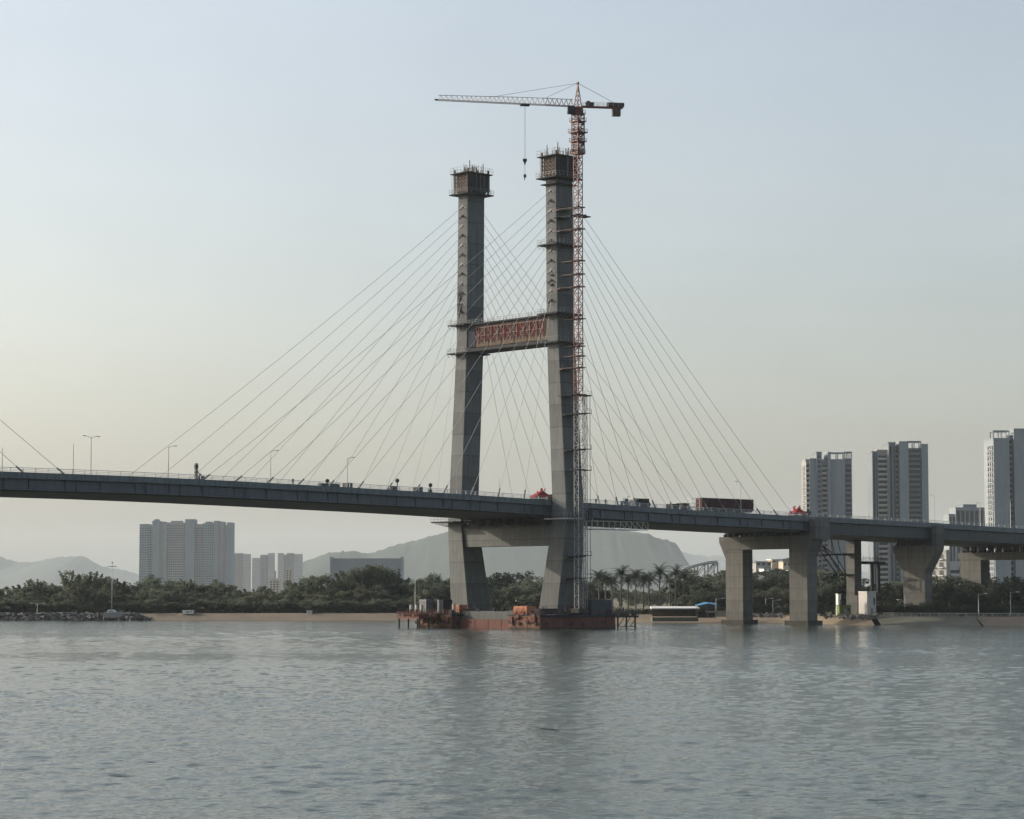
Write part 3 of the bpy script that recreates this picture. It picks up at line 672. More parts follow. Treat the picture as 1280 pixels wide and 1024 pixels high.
# ================================================================== CRANE, BASE WORKS, THINGS ON THE DECK
# ---- tower crane beside the near leg
def crane():
    cs, ct = -1.2, -25.2; zb = 4.0
    cr = Th('tower_crane', 'red lattice tower crane tied to the nearer tower leg, its jib reaching out', 'crane', (cs, ct, zb), bridge=True)
    B = lambda x, y, z: (cs + x, ct + y, z)
    cr.part('mast_base', G().box(cs - 1.6, cs + 1.6, ct - 1.6, ct + 1.6, zb, zb + 1.1), 'concrete_wet')
    cr.part('lower_mast', G().lattice(B(0, 0, zb + 1.1), B(0, 0, 57), 1.55, 1.6, .17, .085), 'steel_grey', label='grey lower lengths of the mast')
    mast = cr.part('mast', G().lattice(B(0, 0, 57), B(0, 0, 126), 1.55, 1.5, .18, .10), 'red_steel')
    g = G()
    for k, z in enumerate(np.arange(58, 126, 1.5)): g.bar(B(-.55, .2, z), B(.55, -.2, z + 1.5), .08)      # zig-zag ladder inside
    cr.part('ladder', g, 'jib_paint', mast)
    # climbing cage
    cg = cr.part('climbing_cage', G().lattice(B(0, 0, 119.2), B(0, 0, 129.6), 2.2, 1.3, .26, .17), 'red_steel')
    for z, w in ((119.4, 2.7), (122.3, 3.1), (124.6, 3.5), (127.4, 3.0), (129.4, 2.7)):
        g = G().box(cs - w / 2, cs + w / 2, ct - w / 2, ct + w / 2, z, z + .22)
        pf = cr.part('cage_platform', g, 'red_steel', cg)
        g = G()
        for sx in (-1, 1):
            for k in np.linspace(-1, 1, 4):
                g.bar(B(sx * w / 2, k * w / 2, z), B(sx * w / 2, k * w / 2, z + 1.0), .06); g.bar(B(k * w / 2, sx * w / 2, z), B(k * w / 2, sx * w / 2, z + 1.0), .06)
            for hh in (.5, 1.0): g.bar(B(sx * w / 2, -w / 2, z + hh), B(sx * w / 2, w / 2, z + hh), .05); g.bar(B(-w / 2, sx * w / 2, z + hh), B(w / 2, sx * w / 2, z + hh), .05)
        cr.part('guard_rail', g, 'steel_dark', pf)
    cr.part('slewing_ring', G().tube([B(0, 0, 129.6), B(0, 0, 131.2)], 1.35, 14), 'red_steel')
    # jib direction: to the left and a little towards the camera (world), turned into the bridge frame
    jw = Vector((-34.6, -6.0, 0)).normalized(); d = Vector((jw.x * CA + jw.y * SA, -jw.x * SA + jw.y * CA, 0)); nrm = Vector((-d.y, d.x, 0))
    o = Vector((cs, ct, 0)); P = lambda l, w, z: o + d * l + nrm * w + Vector((0, 0, z))
    # jib: triangular truss, pale sections
    Lj, hz = 35.6, 131.4; rise = .012
    def jib_seg(l0, l1):
        g = G(); n = max(1, round((l1 - l0) / 1.25)); hh = lambda l: 1.75 - .55 * max(0, (l - 12) / 24)
        T = lambda l: P(l, 0, hz + hh(l) + rise * l); Bl = lambda l: P(l, -.65, hz + rise * l); Br = lambda l: P(l, .65, hz + rise * l)
        for f_ in (T, Bl, Br): g.bar(f_(l0), f_(l1), .13 if f_ is T else .16)
        for k in range(n):
            a = l0 + (l1 - l0) * k / n; b = l0 + (l1 - l0) * (k + 1) / n; m_ = (a + b) / 2
            for f_ in (Bl, Br): g.bar(f_(a), T(m_), .07); g.bar(T(m_), f_(b), .07)
            g.bar(Bl(a), Br(a), .06); g.bar(Bl(a), Br(b), .06)
        return g
    ls = [1.2, 8.4, 15.0, 22.0, 29.0, Lj]
    for k in range(5): cr.part('jib_section', jib_seg(ls[k], ls[k + 1]), 'red_steel' if k == 0 else 'jib_paint')
    cr.part('jib_tip', G().bar(P(Lj, 0, hz + .43), P(Lj + .9, 0, hz + .5), .35), 'steel_dark')
    # counter jib with winch, switch box and counterweight
    g = G()
    for w in (-.6, .6): g.bar(P(-1.0, w, hz), P(-11.6, w, hz), .3)
    for l in np.arange(1.5, 11.6, 1.1): g.bar(P(-l, -.6, hz), P(-l, .6, hz), .12)
    cj = cr.part('counter_jib', g, 'red_steel')
    g = G()
    for l in np.arange(1.2, 11.6, 1.3):
        for w in (-.75, .75): g.bar(P(-l, w, hz), P(-l, w, hz + 1.1), .05)
    for w in (-.75, .75):
        for h in (.6, 1.1): g.bar(P(-1.2, w, hz + h), P(-11.4, w, hz + h), .05)
    cr.part('guard_rail', g, 'jib_paint', cj)
    ang = math.atan2(d.y, d.x)
    g = G().cbox(P(-3.1, 0, hz + .75), (2.0, 1.1, .8), ang); g.tube([P(-2.6, -.6, hz + .9), P(-2.6, .6, hz + .9)], .6, 10); cr.part('winch', g, 'steel_dark', cj)
    g = G().cbox(P(-9.7, 0, hz + .75), (4.3, 1.3, 1.0), ang); cr.part('motor_housing', g, 'steel_dark', cj)
    for l in (-10.6, -9.9, -9.2): cr.part('counterweight_block', G().cbox(P(l, 0, hz - 1.0), (.62, 1.5, 2.2), ang), 'brown_form', cj)
    # apex and tie bars
    ap = P(0, 0, 137.4)
    g = G()
    for x, y in ((-.7, -.7), (.7, -.7), (.7, .7), (-.7, .7)):
        b0 = Vector((cs + x, ct + y, 131.2)); g.bar(b0, ap.lerp(b0, .06), .17)
        b1 = Vector((cs - y, ct + x, 131.2))
        for k in range(5): g.bar(b0.lerp(ap, k / 5.4), b1.lerp(ap, (k + 1) / 5.4), .08)
    g.cbox(ap, (.5, .5, .6)); apx = cr.part('apex', g, 'red_steel')
    for l in (9.0, 22.5): cr.part('tie_bar', G().bar(ap, P(l, 0, hz + 1.6), .075), 'steel_grey', apx)
    cr.part('tie_bar', G().bar(ap, P(-9.5, 0, hz + 1.2), .09), 'steel_grey', apx)
    cab = cr.part('cab', G().cbox(P(1.9, .6, 130.3), (1.7, 1.3, 1.9), ang), 'steel_dark')
    cr.part('window', G().cbox(P(2.77, .6, 130.6), (.05, 1.1, 1.0), ang), 'glass', cab)
    # trolley, rope, hook blocks
    lt = 13.6; g = G().cbox(P(lt, 0, hz - .25 + rise * lt), (2.3, 1.3, .4), ang); tr = cr.part('trolley', g, 'steel_dark')
    g = G()
    for q in (-.16, .16): g.bar(P(lt + q, 0, hz - .4), P(lt + q, 0, 117.6), .035)
    cr.part('hoist_rope', g, 'steel_dark', tr)
    g = G().cbox(P(lt, 0, 117.3), (.95, .5, .7), ang); g.loft([[P(lt - .3, -.2, 117), P(lt + .3, -.2, 117), P(lt + .3, .2, 117), P(lt - .3, .2, 117)], [P(lt - .1, -.1, 116.1), P(lt + .1, -.1, 116.1), P(lt + .1, .1, 116.1), P(lt - .1, .1, 116.1)]])
    hk = cr.part('hook_block', g, 'steel_dark', tr)
    g = G().bar(P(lt, 0, 116.2), P(lt, 0, 113.6), .05); cr.part('sling', g, 'steel_dark', tr)
    g = G().cbox(P(lt, 0, 113.3), (.6, .45, .8), ang); g.bar(P(lt, 0, 113), P(lt + .1, 0, 112.2), .14); cr.part('hook', g, 'steel_dark', tr)
    # collars tying the mast to the leg
    for z, big in ((105.7, 1), (103.7, 2), (100.2, 1), (92.2, 0), (88.8, 0), (85.6, 1), (77.5, 0), (70.6, 0), (68.1, 0), (65.2, 1), (58.4, 2), (53.6, 1), (44.6, 1), (39.6, 0), (18.0, 1), (12.6, 1)):
        c, w, L = leg_at(z); tf = -c - w / 2
        g = G()
        for x in (-1.0, 1.0): g.bar((cs + x, ct + 1.0, z), (cs + x * (1.5 if big else 1.0), tf - .02, z), .2)
        g.bar((cs - 1.1, ct + 1, z), (cs + 1.5, tf - .02, z), .14)
        wd = 2.7 if big < 2 else 3.6
        for sx in (-1, 1): g.bar((cs - wd / 2, ct + sx * 1.05, z), (cs + wd / 2, ct + sx * 1.05, z), .26); g.bar((cs + sx * 1.05, ct - wd / 2, z), (cs + sx * 1.05, ct + wd / 2, z), .26)
        if big: g.box(cs - (2.0 if big == 1 else 2.8), cs + 1.5, tf - 1.3, tf - .02, z - .35, z - .1); g.bar((cs - 2.0, tf - 1.2, z - .1), (cs - 2.0, tf - 1.2, z + 1), .08); g.bar((cs + 1.4, tf - 1.2, z - .1), (cs + 1.4, tf - 1.2, z + 1), .08)
        if big == 2: g.box(cs + .9, cs + 3.3, ct - 1.2, ct + 1.2, z - .3, z - .05)
        cr.part('tie_collar', g, 'brown_form' if z > 62 and big < 2 else 'steel_dark', mast)
crane()
# ---- passenger hoist on its own thin mast
h = Th('construction_hoist', 'thin grey hoist mast with landings running up beside the crane', 'hoist', (1.2, -25.0, 4.0), bridge=True)
hm = h.part('mast', G().lattice((1.2, -25.0, 4.0), (1.2, -25.0, 58.5), .75, 1.5, .12, .06), 'steel_grey')
for z in (12.6, 18.2, 39.5, 44.8, 53.8, 58.3):
    g = G().box(.2, 2.6, -26.0, -23.9, z, z + .15)
    for x in (.25, 2.55): g.bar((x, -25.95, z), (x, -25.95, z + 1.1), .07)
    g.bar((.25, -25.95, z + 1.1), (2.55, -25.95, z + 1.1), .06)
    h.part('landing', g, 'steel_dark' if z < 50 else 'red_steel', hm)
g = G().bar((2.4, -25.6, 5), (2.4, -25.6, 58.3), .09); h.part('power_cable', g, 'steel_dark', hm)
g = G().box(1.7, 2.9, -25.8, -24.3, 27, 29.6); h.part('car', g, 'steel_dark', hm)

# ---- pile cap and cofferdam at the tower foot
pc = Th('pile_cap', 'concrete pile cap of the tower ringed by a rusty red cofferdam', 'pile cap', (0, 0, 0), bridge=True)
pc.part('tie_beam', G().box(-9.5, 9.5, -12.3, 9.6, 1.9, 4.3), 'concrete')
for (t0, t1) in ((-23.6, -12.0), (9.3, 23.2)):
    pc.part('cap', G().box(-12.0, 12.0, t0 + .8, t1 - .8, .3, 3.1), 'concrete')
def sheet_wall(x0, x1, y0, y1, z0, z1, mats, thick=.35, rib=4.4):
    """cofferdam: ribbed plates, one object for each side"""
    for k, (a, b, c, d, m_) in enumerate(((x0, x0 + thick, y0, y1, mats[0]), (x1 - thick, x1, y0, y1, mats[0]), (x0 + thick + .002, x1 - thick - .002, y0, y0 + thick, mats[1]), (x0 + thick + .002, x1 - thick - .002, y1 - thick, y1, mats[1]))):
        g = G().box(a, b, c, d, z0, z1)
        if k == 0:
            for y in np.arange(y0 + .3, y1, rib): g.box(a - .14, a - .002, y, y + .16, z0, z1)
            g.box(a - .2, a - .142, y0, y1, z1 - .3, z1 - .1); g.box(a - .2, a - .142, y0, y1, z0 + 1.3, z0 + 1.5)
        if k == 2:
            for x in np.arange(x0 + .6, x1 - .5, rib): g.box(x, x + .16, c - .14, c - .002, z0, z1)
            g.box(x0 + .3, x1, c - .2, c - .142, z1 - .3, z1 - .1); g.box(x0 + .3, x1, c - .2, c - .142, z0 + 1.3, z0 + 1.5)
        pc.part('cofferdam_plate', g, m_)
sheet_wall(-13, 13, -23.7, -12.35, -.6, 3.3, ('rust_lit', 'rust'))
sheet_wall(-13, 13, 9.65, 23.3, -.6, 3.3, ('rust_lit', 'rust'))
for (t0, t1) in ((-23.7, -12.35), (9.65, 23.3)):           # wet band at the waterline, navy edge beam, tyre fenders, mooring bits
    pc.part('waterline_band', G().box(-13.06, -13.003, t0 + .01, t1 - .01, -.5, .4), 'concrete_wet'); pc.part('waterline_band', G().box(-12.9, 13, t0 - .06, t0 - .003, -.5, .35), 'concrete_wet')
    pc.part('edge_beam', G().box(-13.3, 13.3, t0 - .45, t0 - .21, 3.0, 3.5), 'navy')
    for k, x in enumerate((-11.2, -2.6, 1.1, 8.5)):
        zf = 1.3 + rng.uniform(-.2, .5); pc.part('tyre_fender', G().tube([(x, t0 - .5, zf), (x, t0 - .22, zf)], rng.uniform(.35, .5), 10), 'rubber')
    for k, y in enumerate(np.arange(t0 + 1.2, t1, 3.1)): pc.part('tyre_fender', G().tube([(-13.5, y, 1.4 + .35 * (k % 2)), (-13.22, y, 1.4 + .35 * (k % 2))], .5, 10), 'rubber')
    g = G()
    for k in range(9): y = t0 + rng.uniform(.3, t1 - t0 - .3); g.cbox((-13.35, y, rng.uniform(1.2, 3.6)), (.5, rng.uniform(.3, 1.6), rng.uniform(.3, 1.5)))
    pc.part('patch_plate', g, 'rust', kind='stuff')
g = G().box(-10.6, -10.0, -12.3, 9.6, -.6, 2.3)
for y in np.arange(-12, 9.6, 5.1): g.box(-10.68, -10.602, y, y + .12, -.6, 2.3)
pc.part('cofferdam_plate', g, 'rust')
for (t0, t1) in ((-23.6, -12.4), (9.7, 23.2)):
    g = G()
    for a, b, c, d in ((-13.4, -6.2, t0 - .4, t1 + .2), (6.2, 13.4, t0 - .4, t1 + .2), (-6.2, 6.2, t0 - .4, t0 + 1.5 if t0 > 0 else t0 + .9)): g.box(a + .002, b - .002, c, d, 3.32, 3.55)
    pf = pc.part('work_deck', g, 'navy')
    g = G()
    for x in np.arange(-13.2, 13.3, 1.6):
        g.bar((x, t0 - .3, 3.55), (x, t0 - .3, 4.65), .07)
    for y in np.arange(t0, t1, 1.6): g.bar((-13.3, y, 3.55), (-13.3, y, 4.65), .07); g.bar((13.3, y, 3.55), (13.3, y, 4.65), .07)
    for hh in (4.1, 4.65): g.bar((-13.3, t0 - .3, hh), (13.3, t0 - .3, hh), .06); g.bar((-13.3, t0, hh), (-13.3, t1, hh), .06)
    pc.part('guard_rail', g, 'rust', pf)
# stilt platforms at the two ends
def stilt_platform(label, s0, s1, t0, t1, z, mat_):
    p = Th('stilt_platform', label, 'platform', ((s0 + s1) / 2, (t0 + t1) / 2, -1), bridge=True)
    p.part('deck', G().box(s0, s1, t0, t1, z - .5, z), mat_)
    for x in np.arange(s0 + .5, s1, 3.1):
        for y in (t0 + .4, t1 - .4): p.part('pile', G().tube([(x, y, -1.5), (x, y, z - .5)], .22, 8), 'steel_dark')
    g = G()
    for x in np.arange(s0 + .5, s1 - 2, 2.2): g.bar((x, t0 + .4, .3), (x + 2.2, t0 + .4, z - .6), .14); g.bar((x, t0 + .4, .4), (x + 2.2, t0 + .4, .4), .14)
    p.part('brace', g, 'steel_dark')
    g = G()
    for x in np.arange(s0, s1 + .1, 1.1):
        for y in (t0, t1): g.bar((x, y, z), (x, y, z + rng.uniform(1.0, 1.5)), .09)
    for y in np.arange(t0, t1, 1.2):
        for x in (s0, s1): g.bar((x, y, z), (x, y, z + 1.2), .08)
    for hh in (.6, 1.15):
        for y in (t0, t1): g.bar((s0, y, z + hh), (s1, y, z + hh), .07)
        for x in (s0, s1): g.bar((x, t0, z + hh), (x, t1, z + hh), .07)
    p.part('guard_rail', g, mat_)
    return p
stilt_platform('dark steel platform on piles beside the blue container', 13.9, 21.5, -23.5, -14.5, 3.2, 'steel_dark')
stilt_platform('rusty platform on piles with pale pump heads at the far end of the base', -20.6, -13.9, 13.5, 22.5, 2.9, 'rust')
# boxes and plant on the base
def container(label, s, t, z, L, W, H, m_, ribs=True, group=None, doors=True):
    c = Th('container', label, 'container', (s, t, z), bridge=True, group=group)
    b = c.part('body', G().box(s - L / 2, s + L / 2, t - W / 2, t + W / 2, z + .1, z + H), m_)
    if ribs:
        for y, sg in ((t - W / 2, -1), (t + W / 2, 1)):
            g = G()
            for x in np.arange(s - L / 2 + .25, s + L / 2 - .2, .5): g.box(x, x + .22, min(y + sg * .002, y + sg * .07), max(y + sg * .002, y + sg * .07), z + .3, z + H - .2)
            c.part('side_corrugation', g, m_, b)
        g = G()
        for y in np.arange(t - W / 2 + .2, t + W / 2 - .2, .45): g.box(s - L / 2 - .07, s - L / 2 - .002, y, y + .2, z + .3, z + H - .2)
        c.part('end_corrugation', g, m_, b)
    for x in (s - L / 2, s + L / 2):
        for y in (t - W / 2, t + W / 2): c.part('corner_post', G().cbox((x, y, z + H / 2), (.16, .16, H)), m_, b)
    c.part('roof_rail', G().box(s - L / 2 - .06, s + L / 2 + .06, t - W / 2 - .06, t + W / 2 + .06, z + H + .002, z + H + .1), m_, b)
    return c
def spt(px, t): return s_at(px, t), t
container('orange site box standing near the foot of the crane-side leg', -10.6, -15.6, 3.56, 3.2, 4.6, 2.0, 'orange')
container('long dark blue container at the crane end of the tower base', 8.6, -22.0, 3.56, 7.0, 2.4, 3.6, 'blue')
container('low navy box on the deck edge below the orange box', -8.6, -21.0, 3.56, 6.0, 2.2, 1.4, 'navy')
container('navy machine house beside the grey box on the far cap', -9.6, 17.0, 3.56, 3.0, 3.6, 3.5, 'navy')
container('pale grey site box beside the navy machine house', -11.6, 21.3, 3.56, 2.4, 2.6, 3.6, 'steel_grey')
container('orange machine box on the far cap beside the leg', -8.4, 12.0, 3.9, 2.6, 3.0, 1.9, 'orange')
g = G()
for y in (14.4, 16.4, 18.6):
    g2 = Th('pump_head', 'pale pump head on rusty stem standing on the far stilt platform', 'pump', (-19, y, 2.9), bridge=True, group='pump heads on the platform')
    g2.part('stem', G().tube([(-19, y, 2.9), (-19, y, 4.7)], [.45, .28], 8), 'rust'); g2.part('cap', G().tube([(-19, y, 4.7), (-19, y, 5.9)], [.42, .38], 8), 'galv')
single('vent_stack', G().tube([(-13.6, 14.0, 3.56), (-13.6, 14.0, 6.9)], [.3, .24], 8).tube([(-13.6, 14.0, 6.9), (-13.6, 14.0, 7.2)], .34, 8), 'galv', 'slim pale vent stack at the edge of the far cap', 'vent', (-13.6, 14, 3.56), True)
single('vent_stack', G().tube([(-10.8, 11.2, 3.56), (-10.8, 11.2, 5.9)], .42, 8).tube([(-10.8, 11.2, 5.9), (-10.8, 11.2, 6.1)], .5, 8), 'galv', 'stout pale vent stack beside the orange machine box', 'vent', (-10.8, 11.2, 3.56), True)
def machine(label, s, t, z, L, W, H, m_, seed):
    r = random.Random(seed); q = Th('site_machine', label, 'machine', (s, t, z), bridge=True)
    q.part('skid', G().box(s - L / 2, s + L / 2, t - W / 2, t + W / 2, z, z + .3), 'steel_dark')
    q.part('engine_cover', G().loft([[(s - L * .45, t - W * .45, z + .302), (s + L * .2, t - W * .45, z + .302), (s + L * .2, t + W * .45, z + .302), (s - L * .45, t + W * .45, z + .302)], [(s - L * .38, t - W * .38, z + H), (s + L * .12, t - W * .38, z + H), (s + L * .12, t + W * .38, z + H), (s - L * .38, t + W * .38, z + H)]]), m_)
    q.part('drum', G().tube([(s + L * .34, t - W * .4, z + H * .5), (s + L * .34, t + W * .4, z + H * .5)], H * .32, 10), 'steel_grey')
    g = G()
    for k in range(4): x = s + r.uniform(-.4, .4) * L; g.bar((x, t + r.uniform(-.3, .3) * W, z + H * .6), (x + r.uniform(-.3, .3), t, z + H * (1.2 + r.random() * .6)), .1)
    q.part('exhaust', g, 'steel_dark')
machine('maroon winch at the foot of the crane-side leg', -1.0, -22.4, 3.56, 3.2, 1.8, 2.0, 'maroon', 1)
machine('dark generator between the maroon winch and the blue container', 3.0, -22.2, 3.56, 2.6, 1.6, 1.5, 'navy', 2)
machine('small rusty compressor on the cap below the bright leg', -10.5, -13.4, 4.35, 1.8, 1.2, 1.2, 'rust', 3)
machine('dark pump by the rail at the edge of the far cap', -11.8, 10.8, 3.56, 1.6, 1.2, 1.0, 'steel_dark', 4)

# ---- gantry hanging under the girder
s0, s1 = 8.5, 33.0
gt = Th('inspection_gantry', 'pale steel lattice gantry slung under the girder beside the hoist', 'gantry', (s0, -15, zdeck(20) - 6), bridge=True)
for y in (-15.6, -11.5):
    g = G(); n = 12; zt, zb_ = zdeck(20) - 3.95, zdeck(20) - 6.0
    g.bar((s0, y, zt), (s1, y, zt), .16); g.bar((s0, y, zb_), (s1, y, zb_), .22)
    for k in range(n + 1):
        x = s0 + (s1 - s0) * k / n; g.bar((x, y, zb_), (x, y, zt), .11)
        if k < n and k > 6: g.bar((x, y, zt), (x + (s1 - s0) / n, y, zb_), .1)
    gt.part('truss_side', g, 'white')
gt.part('walkway', G().box(s0, s1, -15.5, -11.6, zdeck(20) - 6.05, zdeck(20) - 5.95), 'galv')
g = G()
for x in np.linspace(s0 + 1, s1 - 1, 5): g.bar((x, -15.6, zdeck(20) - 3.96), (x, -15.6, zdeck(x) - 3.73), .14)
gt.part('hanger', g, 'steel_dark')

# ---- things on the deck
def lamp(px, t, h, label, arms=(1,), grp='lamp posts on the bridge'):
    s = s_at(px, t); z = zdeck(s)
    l = Th('street_lamp', label, 'lamp', (s, t, z), bridge=True, group=grp)
    l.part('pole', G().tube([(s, t, z), (s, t, z + h * .6), (s, t, z + h)], [.12, .09, .07], 7), 'galv')
    for a in arms:
        arm = l.part('arm', G().tube([(s, t, z + h - .25), (s + a * .9, t, z + h + .15), (s + a * 1.5, t, z + h + .2)], .05, 5), 'galv')
        l.part('lamp_head', G().cbox((s + a * 1.75, t, z + h + .2), (.75, .28, .14)), 'steel_grey', arm)
lamp(113, -15.9, 8.4, 'double-armed lamp post on the main span beside a bare pole', (-1, 1))
lamp(210, -15.9, 7.2, 'single-armed lamp post on the main span by a drilling rig', (1,))
lamp(338, -15.9, 7.6, 'single-armed lamp post on the main span by the middle stay cables', (1,))
lamp(434, -15.9, 7.2, 'single-armed lamp post on the main span by dark site boxes', (1,))
lamp(926, -15.9, 8.6, 'single-armed lamp post on the side span by the maroon container', (-1,))
lamp(1168, -15.9, 8.6, 'lamp post on the approach deck over the flared pier', (-1,))
lamp(1225, -15.9, 7.4, 'lamp post on the approach deck before the low grey block', (-1,))
lamp(1263, -15.9, 8.6, 'lamp post on the approach deck before the tall tower block', (-1,))
for px, h, lab in ((91, 6.8, 'bare pole standing on the main span beside the double lamp'), (2, 5.2, 'short bare pole where the other tower cables come down'), (624, 4.6, 'short pole on the deck between the tower legs')):
    s = s_at(px, -15.9); z = zdeck(s)
    single('pole', G().tube([(s, -15.9, z), (s, -15.9, z + h)], [.1, .06], 7).cbox((s, -15.9, z + .1), (.35, .35, .2)), 'galv', lab, 'pole', (s, -15.9, z), True)

# maroon trailer, site cabins, teal machine
s = s_at(906, -13); z = zdeck(s)
tl = Th('container_trailer', 'long maroon container trailer parked on the side span', 'trailer', (s, -13, z), bridge=True)
bd = tl.part('container', G().box(s - 10.2, s + 10.2, -14.25, -11.8, z + .95, z + 4.0), 'maroon')
g = G()
for x in np.arange(s - 10, s + 10, .55): g.box(x, x + .25, -14.33, -14.252, z + 1.15, z + 3.8)
tl.part('side_corrugation', g, 'maroon', bd); tl.part('top_rail', G().box(s - 10.25, s + 10.25, -14.3, -11.75, z + 4.002, z + 4.1), 'maroon', bd)
tl.part('chassis', G().box(s - 10.2, s + 10.0, -13.8, -12.2, z + .55, z + .94), 'steel_dark')
for x in (s + 5.2, s + 6.5, s - 6.3):
    for y in (-14.1, -11.95): w_ = tl.part('wheel', G().tube([(x, y - .15, z + .52), (x, y + .15, z + .52)], .5, 12), 'rubber'); tl.part('rim', G().tube([(x, y - .17, z + .52), (x, y + .17, z + .52)], .26, 8), 'galv', w_)
s = s_at(866, -13); z = zdeck(s)
fr = Th('scaffold_frame', 'pale open scaffold frame beside the maroon container', 'scaffold', (s, -13, z), bridge=True)
for x in (s - 1.6, s, s + 1.6): fr.part('upright', G().bar((x, -14, z), (x, -14, z + 3.6), .1).bar((x, -12, z), (x, -12, z + 3.6), .1).bar((x, -14, z + 3.6), (x, -12, z + 3.6), .1), 'white')
for h in (1.2, 2.4, 3.55): fr.part('ledger', G().bar((s - 1.6, -14, z + h), (s + 1.6, -14, z + h), .09).bar((s - 1.6, -12, z + h), (s + 1.6, -12, z + h), .09), 'white')
fr.part('brace', G().bar((s - 1.6, -14, z), (s, -14, z + 2.4), .08).bar((s, -14, z + 2.4), (s + 1.6, -14, z), .08), 'brown_form')
for px, L, H, m_, lab in ((841, 2.6, 1.7, 'steel_dark', 'low dark site box beyond the brown one on the side span'), (853.5, 2.6, 2.1, 'brown_form', 'brown site box next to the pale scaffold frame'),
                          (801, 3.8, 2.5, 'steel_dark', 'dark container with white end beside the teal machine'), (789, 1.0, 2.6, 'white', 'small white cabinet between the teal machine and the dark container')):
    s = s_at(px, -13); container(lab, s, -13, zdeck(s) + .03, L, 2.2, H, m_)
def excavator(px, t, label, m_, arm=1, sc_=1.0):
    s = s_at(px, t); z = zdeck(s) + .03; e = Th('excavator', label, 'excavator', (s, t, z), bridge=True)
    for y in (t - .9, t + .7):
        e.part('track', G().loft([[(s + x * sc_, yy, z + h * sc_) for x, h in ((-1.3, .0), (1.3, 0), (1.65, .35), (1.3, .7), (-1.3, .7), (-1.65, .35))] for yy in (y, y + .45)]), 'rubber')
    e.part('house', G().loft([[(s + a, t - .9, z + .8 * sc_), (s + b, t - .9, z + .8 * sc_), (s + b, t + .9, z + .8 * sc_), (s + a, t + .9, z + .8 * sc_)] for a, b in ((-1.6, .9),)] + [[(s - 1.45, t - .8, z + 1.7 * sc_), (s + .7, t - .8, z + 1.7 * sc_), (s + .7, t + .8, z + 1.7 * sc_), (s - 1.45, t + .8, z + 1.7 * sc_)]]), m_)
    cb = e.part('cab', G().box(s + .1, s + 1.2, t - .95, t - .05, z + .82 * sc_, z + 2.4 * sc_), m_); e.part('window', G().box(s + .2, s + 1.1, t - .975, t - .952, z + 1.4 * sc_, z + 2.25 * sc_), 'glass', cb)
    bm = e.part('boom', G().bar((s + .9 * arm, t + .3, z + 1.2 * sc_), (s + 2.4 * arm, t + .3, z + 2.9 * sc_), .3).bar((s + 2.4 * arm, t + .3, z + 2.9 * sc_), (s + 3.4 * arm, t + .3, z + 1.4 * sc_), .22), m_)
    e.part('bucket', G().loft([[(s + (3.4 + x) * arm, y, z + h * sc_) for x, h in ((-.2, 1.4), (.35, 1.3), (.3, .7), (-.25, .85))] for y in (t - .1, t + .7)]), 'steel_dark', bm)
excavator(778, -12, 'teal excavator parked on the side span near the hoist', 'teal')
def red_rig(px, label):
    """cable-tensioning rig: red frame with folded arms and tarpaulin"""
    s = s_at(px, -13); z = zdeck(s) + .03; r = random.Random(int(px)); q = Th('tensioning_rig', label, 'machine', (s, -13, z), bridge=True)
    q.part('base_frame', G().box(s - 3.2, s + 3.0, -14.2, -12.0, z + .5, z + .8), 'brown_form')
    for x in (s - 2.2, s - .6, s + 1.0, s + 2.4): q.part('wheel', G().tube([(x, -14.1, z + .36), (x, -13.8, z + .36)], .36, 10), 'rubber')
    q.part('tarpaulin', G().loft([[(s - 3.6, -14.4, z + 1.0), (s + 2.2, -14.4, z + 1.0), (s + 2.2, -11.9, z + 1.0), (s - 3.6, -11.9, z + 1.0)], [(s - 1.6, -13.8, z + 2.1), (s + 1.4, -13.9, z + 1.9), (s + 1.3, -12.4, z + 2.0), (s - 1.4, -12.5, z + 2.2)], [(s - .5, -13.4, z + 2.5), (s + .6, -13.4, z + 2.5), (s + .6, -12.8, z + 2.5), (s - .5, -12.8, z + 2.5)]]), 'bright_red')
    for k in range(9):
        a = r.uniform(-2.2, 1.6); q.part('arm', G().bar((s + a, -13 + r.uniform(-.5, .5), z + 1.2), (s + a + r.uniform(-1.6, 1.6), -13 + r.uniform(-.9, .9), z + r.uniform(1.9, 3.5)), .3, .18), 'bright_red')
    q.part('engine', G().box(s + 2.3, s + 4.2, -14, -12.3, z + .8, z + 1.9), 'steel_dark')
red_rig(677, 'bright red rig with folded arms on the deck between the tower legs')
red_rig(998, 'bright red rig with folded arms on the deck over the water pier')
